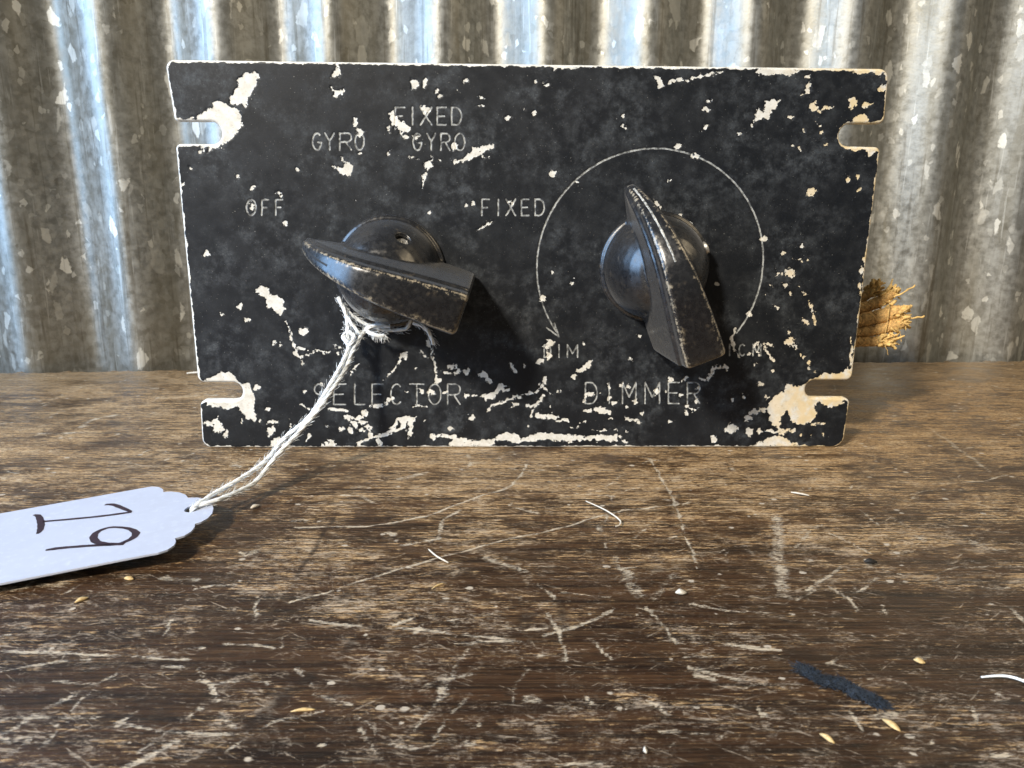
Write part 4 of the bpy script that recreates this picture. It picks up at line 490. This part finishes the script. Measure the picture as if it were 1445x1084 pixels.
# u, half width at the crest, half width at the foot, crest height, foot height
GRIP = [(-17.4, 3.5, 5.4, 22.2, 1.4), (-17.0, 4.1, 6.1, 23.0, 1.2), (-10, 3.75, 6.0, 24.4, 1.2), (-3, 3.2, 5.5, 25.4, 1.2), (2, 2.75, 4.9, 25.3, 1.2), (5, 2.4, 4.0, 24.4, 1.2), (8, 2.1, 3.2, 22.4, 1.2),
        (10, 1.9, 2.7, 20.7, 1.2), (12, 1.65, 2.2, 18.5, 1.2), (14.6, 1.3, 1.7, 14.7, 1.2), (16.4, 1.05, 1.3, 10.6, 1.2), (17.4, .85, 1.0, 7.6, 1.3), (18.1, .5, .7, 5.2, 1.6)]
HUB = [(11.9, .0), (11.9, .6), (11.6, .95), (10.95, 1.15), (10.85, 2.2), (10.6, 4), (10.15, 6), (9.5, 8), (8.6, 10), (7.3, 12.0), (5.6, 13.6), (3.4, 14.8), (1.2, 15.3), (0, 15.4)]
def make_knob(cx, cz, ang, label, filler, flip=1):
    V, F = lathe(HUB)
    hub = mesh_obj('knob', V, F, None, None, True)
    # bore for the set screw, square to the grip
    Vc, Fc = lathe([(1.55, 0), (1.55, 12), (0, 12)], 20)
    sd_ = (Vector((0, -.8, .6)) if flip > 0 else Vector((.1, -.99, .05))).normalized(); rot = Vector((0, 0, 1)).rotation_difference(sd_)
    st0 = Vector((-1.3, -4.6, 6.6)) if flip > 0 else Vector((0, -7.5, 3.4))
    Vc = [tuple(rot @ Vector(v)+st0) for v in Vc]; cut = mesh_obj('cut', Vc, Fc, None)
    bo = hub.modifiers.new('bore', 'BOOLEAN'); bo.object = cut; bo.operation = 'DIFFERENCE'; bo.solver = 'EXACT'
    dg = bpy.context.evaluated_depsgraph_get(); hm_ = bpy.data.meshes.new_from_object(hub.evaluated_get(dg))
    bpy.data.objects.remove(hub); bpy.data.objects.remove(cut)
    us = sorted(set([t[0] for t in GRIP]+list(np.linspace(-17.0, 17.4, 72)))); V, F, W = [], [], []
    for uu in us:
        wt, wb_, ht, hb = interp(GRIP, uu); c = min(.75, wt*.45); hm = ht-1.6-min(2.0, (ht-hb)*.2)
        sec = [(-wb_, hb), (-wb_+(wb_-wt)*.2, hb+(hm-hb)*.35), (-wt-.75, hm-.25), (-wt-.14, hm+.15), (-wt-.06, ht-c*1.1), (-wt+c*.28, ht-c*.35), (-wt+c, ht), (-.34, ht+.06), (.34, ht+.06), (wt-c, ht), (wt-c*.28, ht-c*.35), (wt+.06, ht-c*1.1), (wt+.14, hm+.15), (wt+.75, hm-.25), (wb_-(wb_-wt)*.2, hb+(hm-hb)*.35), (wb_, hb)]
        for k, (y, h) in enumerate(sec): V.append((uu, y, h)); W.append({2: .35, 4: .5, 5: .78, 6: .55, 9: .55, 10: .78, 11: .5, 13: .35}.get(k, .1)+(.22 if uu > 15 or uu < -16.8 else 0))
    n = 16
    for i in range(len(us)-1):
        for k in range(n): F.append((i*n+k, (i+1)*n+k, (i+1)*n+(k+1) % n, i*n+(k+1) % n))
    F.append(tuple(range(n))); e = (len(us)-1)*n; F.append(tuple(e+k for k in range(n))[::-1])
    n0 = len(hm_.vertices); co = np.zeros(n0*3); hm_.vertices.foreach_get('co', co)
    allv = [tuple(p) for p in co.reshape(-1, 3)*1000]+V; allf = [tuple(p.vertices) for p in hm_.polygons]+[tuple(i+n0 for i in f) for f in F]
    raw = mesh_obj('raw', allv, allf, None)
    bm = bmesh.new(); bm.from_mesh(raw.data); bmesh.ops.recalc_face_normals(bm, faces=bm.faces); bm.to_mesh(raw.data); bm.free()
    rm = raw.modifiers.new('union', 'REMESH'); rm.mode = 'VOXEL'; rm.voxel_size = .24*MM
    sm_ = raw.modifiers.new('round', 'SMOOTH'); sm_.factor = .5; sm_.iterations = 9
    dg = bpy.context.evaluated_depsgraph_get(); me = bpy.data.meshes.new_from_object(raw.evaluated_get(dg)); bpy.data.objects.remove(raw)
    me.materials.clear(); hub = link_mesh('knob', me, M_BAKE, panel, True)
    from mathutils.kdtree import KDTree
    kd = KDTree(len(V)); [kd.insert(v_, i) for i, v_ in enumerate(V)]; kd.balance()
    co = np.zeros(len(me.vertices)*3); me.vertices.foreach_get('co', co); wv = []
    for p in co.reshape(-1, 3)*1000:
        near = kd.find_n(p, 3); d0 = near[0][2]
        wv.append(sum(W[i]/(d+.1) for _, i, d in near)/sum(1/(d+.1) for _, i, d in near)*1.35*max(0, 1-d0/1.6) if d0 < 1.6 else (.3 if p[2] < 1.1 else .1))
    attr(hub, 'wear', wv)
    a = math.radians(ang); u = Vector((math.cos(a), 0, math.sin(a))); o = Vector((0, -1, 0)); v = o.cross(u)
    m = Matrix((u, v, o)).transposed().to_4x4(); m.translation = Vector((cx, -.02, cz))*MM
    hub.matrix_local = m; hub['label'] = label
    # filled pointer line on the crest, proud of it by a hair
    V, F = [], []; uu = [x for x in us if filler[0] <= x <= filler[1]]
    for i, x in enumerate(uu):
        ht = interp(GRIP, x)[2]+.10
        e = .03*math.sin(x*5.1)+.03*math.sin(x*2.3); V += [(x, -.2-e, ht-.05), (x, -.14-e, ht), (x, .14+e, ht), (x, .2+e, ht-.05)]
    for i in range(len(uu)-1):
        for k in range(3): F.append((4*i+k, 4*i+4+k, 4*i+5+k, 4*i+1+k))
    mesh_obj('pointer_line', V, F, filler[2], hub, True)
    # set screw sunk in the bore: slotted end
    V, F = lathe([(1.38, 0), (1.38, 3.5), (1.2, 3.7), (.55, 3.7), (.5, 3.0), (.0, 3.0)], 20); V = [tuple(rot @ Vector(v)+st0) for v in V]
    sc = mesh_obj('set_screw', V, F, M_STEEL, hub, True, 30)
    return hub
make_knob(-29.5, 39.6, 160, 'knob pointing left towards OFF, its set screw hole in view', (9, 17.0, M_DARK))
make_knob(26.95, 40.9, 111.7, 'upright knob inside the white scale circle, pointing up', (3, 17.4, M_LINE), -1)
# ---- cloth covered wires, cut and frayed, behind the right edge
bundle_specs = [([(66, 24, 25), (78, 23, 27.2), (87, 22.5, 30.0), (91, 22, 33.0)], 1.35), ([(66, 21, 24), (80, 20.5, 25.6), (88, 20, 27.4), (92.2, 19.6, 28.6)], 1.7),
                ([(66, 22, 21.5), (80, 20, 22.9), (88, 19, 24.4), (92.6, 18.6, 26.0)], 1.35), ([(66, 20, 19.4), (80, 18.5, 21.0), (86, 18, 21.4), (89.6, 18, 21.6)], 1.15), ([(66, 26, 25), (80, 25, 28.0), (85.5, 25, 31.4), (88, 24.5, 34.2)], 1.1)]
bundle = None
for pts, r in bundle_specs:
    path = resample(catmull(pts, 12), .45); V, F = [], []
    tube(V, F, path, [r*(1+.06*math.sin(i*1.9)+.05*math.sin(i*.8)) for i in range(len(path))], 14)
    # braid ridges: helical threads both ways
    for sgn in (1, -1):
        for q in range(4): cord(V, F, path, r*.97, .16, sgn*.16+.0, 1, 4) if q == 0 else cord(V, F, [p for p in path], r*.97, .16, sgn*(.16+.02*q), 1, 4)
    if bundle is None: bundle = mesh_obj('wire_bundle', V, F, M_WIRE, panel); bundle['label'] = 'tan cloth covered wires with frayed ends'
    else: mesh_obj('wire', V, F, M_WIRE, bundle)
    V, F = [], []; e = path[-1]; d = (path[-1]-path[-6]).normalized()
    for k in range(110):
        s = e-d*random.uniform(0, 3.4)+Vector((random.gauss(0, r*.45), random.gauss(0, r*.45), random.gauss(0, r*.45)))
        dd = (d+Vector((random.gauss(0, .35), random.gauss(0, .4), random.gauss(.12, .5)))).normalized(); L = random.uniform(.7, 2.4)
        bend = Vector((random.gauss(0, .5), random.gauss(0, .5), random.gauss(-.1, .5))); w = random.choice((.18, .25, .34, .45))
        tube(V, F, [s, s+dd*L*.5+bend*.2, s+dd*L+bend], [w, w*1.05, w*.75], 6)
    fr = mesh_obj('frayed_end', V, F, M_FRAY, bundle); fr['kind'] = 'stuff'
# a few straggling threads across the bundle
V, F = [], []
for a, b, c in (((88.2, 17.4, 31), (88.0, 16.9, 26), (87.6, 16.8, 20.5)), ((87.6, 17, 22), (88.6, 16.6, 19.6), (89.2, 16.8, 18.2)), ((90, 17, 27), (91.5, 16.8, 23.4), (92, 16.8, 21.5)), ((92, 18, 27.4), (95, 17.6, 27.3), (97.2, 17.4, 27.8)), ((90.5, 20, 32), (93, 19.6, 33.6), (95, 19.4, 35))):
    p = catmull([a, b, c], 6); p = [q+Vector((0, .1*math.sin(i*1.7), .14*math.sin(i*1.1))) for i, q in enumerate(p)]; tube(V, F, p, [(.30 if a[0] > 90 else .12)*(1-.4*abs(math.sin(i*.9))) for i in range(len(p))], 6)
mesh_obj('loose_thread', V, F, M_FRAY, bundle)
# ------------------------------------------------------------------ paper tag with string
ptag = empty('price_tag', (-80, -45, 0)); tag(ptag, 'white scalloped card tag with handwritten number 19 on a cotton string', 'tag')
BASE = Vector((-80, -45, 0))
def rel(v): return (v[0]-BASE.x, v[1]-BASE.y, v[2]-BASE.z)
def tz(x, y): return max(.32, .35+(x+100)*.06)
topo = [(-118, -47.7), (-100.5, -40.45), (-71.48, -28.35), (-69.9, -28.9), (-68.6, -30.2), (-67.89, -31.69), (-66.5, -31.65), (-64.6, -32.4), (-63.0, -33.7), (-61.9, -35.34), (-60.3, -35.4), (-58.2, -36.5), (-56.41, -38.71), (-55.3, -41.0), (-54.7, -43.3), (-54.75, -45.2), (-55.3, -46.6), (-56.02, -47.19), (-55.6, -48.6), (-55.5, -50.2), (-56.0, -51.6), (-57.1, -52.44),
        (-56.5, -53.6), (-56.2, -55.0), (-56.6, -56.4), (-57.6, -57.3), (-58.6, -57.6), (-62.52, -59.0), (-76.82, -64.37), (-100.5, -73.3), (-108, -76.2)]
def build_tag():
    bm = bmesh.new()
    sm = [(p.x, p.y) for p in [Vector((x, y, 0)) for x, y in topo]]
    lo = [bm.verts.new([c*MM for c in rel((x, y, tz(x, y)))]) for x, y in sm]
    hc = Vector((-59.0, -40.6)); hv = [bm.verts.new([c*MM for c in rel((hc.x+1.25*math.cos(a)*1.1, hc.y+1.5*math.sin(a), tz(hc.x+1.25*math.cos(a), 0)))]) for a in [2*math.pi*k/20 for k in range(20)]]
    ed = [bm.edges.new((lo[i], lo[(i+1) % len(lo)])) for i in range(len(lo))]+[bm.edges.new((hv[i], hv[(i+1) % 20])) for i in range(20)]
    bmesh.ops.triangle_fill(bm, use_beauty=True, use_dissolve=False, edges=ed)
    for f in list(bm.faces):
        c = f.calc_center_median()*1000+BASE
        if (Vector((c.x, c.y))-hc).length < 1.0: bm.faces.remove(f)
    bmesh.ops.recalc_face_normals(bm, faces=bm.faces)
    for f in bm.faces:
        if f.normal.z < 0: f.normal_flip()
    me = bpy.data.meshes.new('card'); bm.to_mesh(me); bm.free()
    o = link_mesh('card', me, M_CARD, ptag, False); s = o.modifiers.new('thick', 'SOLIDIFY'); s.thickness = .3*MM; s.offset = -1
    return o
card = build_tag()
def ink(name, pts, w):
    path = catmull([(x, y, tz(x, y)) for x, y in pts], 8); V, F = [], []
    n = len(path)
    for i, p in enumerate(path):
        t = (path[min(i+1, n-1)]-path[max(i-1, 0)]); t.z = 0; t.normalize(); s = Vector((-t.y, t.x, 0))
        ww = (w[0]+(w[1]-w[0])*i/(n-1) if isinstance(w, tuple) else np.interp(i/(n-1), np.linspace(0, 1, len(w)), w))*(1+.06*math.sin(i*1.1))
        a, b = p+s*ww, p-s*ww
        V += [rel((a.x, a.y, tz(a.x, 0)+.035)), rel((b.x, b.y, tz(b.x, 0)+.035))]
    for i in range(n-1): F.append((2*i, 2*i+1, 2*i+3, 2*i+2))
    return mesh_obj(name, V, F, M_INK, card, False)
ink('ink_stroke', [(-76.18, -36.37), (-74.67, -36.59), (-72.26, -38.35), (-69.7, -40.4)], [.3, .45, .45, .3])
ink('ink_stroke', [(-69.5, -40.5), (-72, -41.2), (-76.23, -41.91), (-83.6, -42.58)], (.42, .36))
ink('ink_stroke', [(-87.09, -39.27), (-86.02, -39.8), (-84.4, -41.87), (-82.9, -44.21), (-81.8, -46.42), (-81.45, -47.66)], [.2, .45, .55, .55, .45, .2])
ink('ink_stroke', [(-64.5, -53.4), (-66.89, -53.3), (-69.38, -52.27), (-71.04, -50.15), (-71.37, -48.14), (-70.21, -46.75), (-68.04, -47.05), (-66.16, -47.98), (-64.49, -49.73), (-64.27, -51.68), (-65.2, -53.2)], [.5, .5, .55, .6, .5, .35, .33, .42, .6, .55, .4])
ink('ink_stroke', [(-66.37, -53.5), (-69.06, -53.42), (-72.83, -53.55), (-75.14, -53.8), (-76.37, -54.12)], [.45, .42, .42, .5, .25])
# string: two strands from the tag hole up to a knot under the left knob, looped round its hub
kx, kz = -29.3, 39.6
def ring(a0, a1, r, y, n=14): return [(kx+r*math.cos(math.radians(a0+(a1-a0)*i/n)), y, kz+r*math.sin(math.radians(a0+(a1-a0)*i/n))) for i in range(n+1)]
sA = [(-59.2, -40.6, 2.2), (-58.43, -41.0, 3.3), (-56.77, -36.19, 3.8), (-53.81, -30.9, 4.6), (-50.9, -25.08, 6.0), (-48.35, -19.85, 9.0), (-43.91, -17.4, 12.7), (-39.9, -11, 19.4), (-38.0, -6.5, 23.9), (-38.3, -4.8, 26.4), (-38.6, -3.2, 30.5), (-40.4, -2.2, 34.4)]
sB = [(-59.2, -40.6, 2.2), (-57.94, -40.3, 3.2), (-55.65, -38.3, 3.4), (-53.57, -33.89, 3.2), (-51.67, -29.36, 3.4), (-49.15, -24.47, 6.5), (-45.29, -19.51, 10.5), (-42.08, -16.5, 14.2), (-38.4, -9.4, 20.0), (-36.7, -6, 24.4), (-35.4, -4.4, 26.6), (-33.2, -3.4, 28.4), (-29.6, -2.4, 28.3)]
fuzzV, fuzzF = [], []
def strand(pts, parent, name='string', off=.17, rad=.29):
    path = resample(catmull(pts, 14), .22); V, F = [], []
    cord(V, F, path, off, rad, .15, 3, 7)
    for k in range(int(len(path)*1.3)):
        i = random.randrange(2, len(path)-2); p = path[i]; t = (path[i+1]-path[i-1]).normalized()
        n = Vector((random.gauss(0, 1), random.gauss(0, 1), random.gauss(0, 1))); n = (n-t*n.dot(t)).normalized(); s = p+n*.5; L = random.uniform(.5, 1.5)
        tube(fuzzV, fuzzF, [s, s+n*L*.35+t*L*.5, s+n*L*.5+t*L*random.uniform(.5, 1.1)], .028, 3)
    return mesh_obj(name, [rel(v) for v in V], F, M_COTTON, parent)
strg = strand(sA, ptag); strand(sB, ptag)
strand(ring(212, 285, 12.3, -2.0, 14)+[(-25.2, -1.8, 29.6)], ptag, 'string_loop', .16, .24)
strand([(-38.8, -3.0, 30.8), (-37.2, -4.6, 29.0), (-35.4, -4.6, 27.0), (-34.0, -3.2, 28.6)], ptag, 'string_loop', .16, .24)
strand([(-24.6, -2.6, 29.0), (-22.8, -3.4, 28.6), (-21.4, -3.0, 27.2), (-20.7, -2.2, 25.2), (-20.5, -1.2, 24.2)], ptag, 'string_end', .2, .24)
strand([(-34.2, -4.6, 27.6), (-32.4, -5.2, 26.8), (-30.6, -4.8, 26.6)], ptag, 'string_end', .2, .26)
# the knot, a short overhand turn
strand([(-38.9, -4.2, 25.4), (-37.6, -6.4, 25.0), (-36.8, -5.6, 26.6), (-38.2, -4.2, 27.3), (-39.1, -5.4, 26.4), (-37.9, -6.2, 25.4)], ptag, 'knot', .2, .27)
for k in range(26):
    s = Vector((random.uniform(-33, -30.2), -4.8, 26.8)); tube(fuzzV, fuzzF, [s, s+Vector((random.gauss(.3, .6), random.gauss(-.3, .4), -random.uniform(.6, 1.8)))], .06, 4)
fz = mesh_obj('string_fuzz', [rel(v) for v in fuzzV], fuzzF, M_COTTON, ptag); fz['kind'] = 'stuff'
# ------------------------------------------------------------------ crumbs, husks, threads on the table
def surf(x, y): return .02
def husk(name, x, y, L, W, rot, mat, label, cat, H=.5, tip=1.0, group=None):
    V, F = [], []; n, m = 12, 8
    for i in range(n+1):
        t = i/n; s = math.sin(math.pi*t)**(.75*tip); u = (t-.5)*L
        for k in range(m):
            a = 2*math.pi*k/m; V.append((u+.05*L*math.sin(k*2.1), W/2*s*math.cos(a)+.06*L*math.sin(3*t), H*(.5+.5*s*math.sin(a))+.12*H*math.sin(5*t)))
    for i in range(n):
        for k in range(m): F.append((i*m+k, i*m+(k+1) % m, (i+1)*m+(k+1) % m, (i+1)*m+k))
    F.append(tuple(range(m))[::-1]); F.append(tuple(n*m+k for k in range(m)))
    o = mesh_obj(name, V, F, mat); o.location = Vector((x, y, surf(x, y)))*MM; o.rotation_euler = (0, 0, math.radians(rot)); return tag(o, label, cat, group)
husk('seed_husk', 35.77, -93.09, 2.1, .8, -62, M_HUSK, 'straw coloured seed husk below the blue-black lint', 'husk')
husk('seed_husk', 27.97, -95.08, 1.7, .6, -55, M_HUSK, 'narrow pale husk left of and below the lint', 'husk')
husk('seed_husk', -64.56, -66.33, 1.9, .9, 55, M_HUSK, 'yellow leaf shaped husk below the white tag', 'husk')
husk('seed_husk', -60.88, -60.36, 1.5, .9, -10, M_HUSK, 'tiny greenish yellow husk just under the tag edge', 'husk')
husk('seed_husk', 45.13, -81.71, 1.3, 1.0, -30, M_HUSK, 'small tan husk up and right of the lint', 'husk')
husk('straw_bit', -15.2, -62.7, 2.4, .35, 47, M_HUSK, 'short golden straw sliver in the middle of the table', 'straw', .3)
husk('straw_bit', -27.9, -90.0, 2.6, .45, 8, M_HUSK, 'orange straw sliver lying in the left foreground', 'straw', .35)
husk('paint_crumb', 19.73, -65.16, 1.7, 1.2, 5, M_PALE, 'round white crumb on the wood below the dimmer knob', 'crumb', .7)
husk('paint_crumb', 8.59, -96.63, .5, .9, 0, M_PALE, 'small pale crumb at the bottom edge of the picture', 'crumb', .5)
husk('dark_crumb', 51.55, -56.12, 2.1, 1.1, 3, M_DARK, 'black crumb on the right side of the table', 'crumb', .8)
husk('paint_crumb', -50.6, -33.8, 2.2, 1.0, 60, M_PALE, 'pale fluff crumb beside the string near the tag', 'crumb', .6)
def thread(pts, r, mat, label):
    p = catmull([(x, y, z) for x, y, z in pts], 10); V, F = [], []
    tube(V, F, p, [r*(.55+.45*math.sin(math.pi*min(1, max(0, (i+2)/(len(p)+3))))) for i in range(len(p))], 8)
    b = Vector(pts[0]); o = mesh_obj('thread', [tuple(Vector(v)-b) for v in V], F, mat); o.location = b*MM; return tag(o, label, 'thread')
thread([(9.95, -31.58, .3), (12.9, -36.73, .7), (14.79, -40.4, .5), (14.6, -42.0, .3), (13.8, -42.6, .25)], .15, M_PALE, 'hooked white thread on the wood below the plate')
thread([(-17.55, -51.36, .35), (-15.98, -54.26, .6), (-14.13, -55.76, .3)], .14, M_PALE, 'short curved white thread left of centre')
thread([(50.06, -27.35, .3), (51.26, -28.48, .5), (52.87, -29.05, .3)], .16, M_PALE, 'short pale thread right of the plate corner')
thread([(50.7, -85.0, .3), (53.4, -85.4, .7), (55.2, -87.0, .8), (57.4, -88.6, .3)], .17, M_COTTON, 'bright white thread at the right edge of the picture')
thread([(-105.5, 73.0, .3), (-102, 73.2, .5), (-98.5, 73.0, .3)], .35, M_PALE, 'pale straight thread at the back of the table by the wall')
# fuzzy lint roll
def lint():
    A = [Vector((29.7, -83.6, .45)), Vector((32, -85.5, .5)), Vector((34.2, -87.4, .5)), Vector((36.8, -90.2, .35))]
    path = resample(catmull(A, 10), .3); V, F = [], []; b = A[0].copy(); b.z = 0; n = len(path)
    path = [p+Vector((.22*math.sin(i*.55), .25*math.sin(i*.4+1), .0)) for i, p in enumerate(path)]
    rad = [.72*(.75+.3*math.sin(i*.7)+.22*math.sin(i*1.9)+.15*math.sin(i*3.1))*(1-.75*max(0, (i/n-.75)/.25)) for i in range(n)]
    tube(V, F, [p-b for p in path], [r*.8 for r in rad], 10)
    for k in range(2600):
        i = random.randrange(0, n-1); p = path[i]-b; t = (path[i+1]-path[i]).normalized()
        d = Vector((random.gauss(0, 1), random.gauss(0, 1), random.gauss(.2, 1))); d = (d-t*d.dot(t)*.6).normalized(); s = p+d*rad[i]*.7
        if s.z < .05: continue
        e = s+d*random.uniform(.1, .75)+t*random.gauss(0, .6); tube(V, F, [s, (s+e)/2+Vector((random.gauss(0, .1),)*3), e], .035, 3, False)
    V = [(x, y, max(.03, z*.75)) for x, y, z in V]
    o = mesh_obj('lint', V, F, M_LINT); o.location = b*MM; tag(o, 'fuzzy blue-black roll of lint in the right foreground', 'lint')
lint()
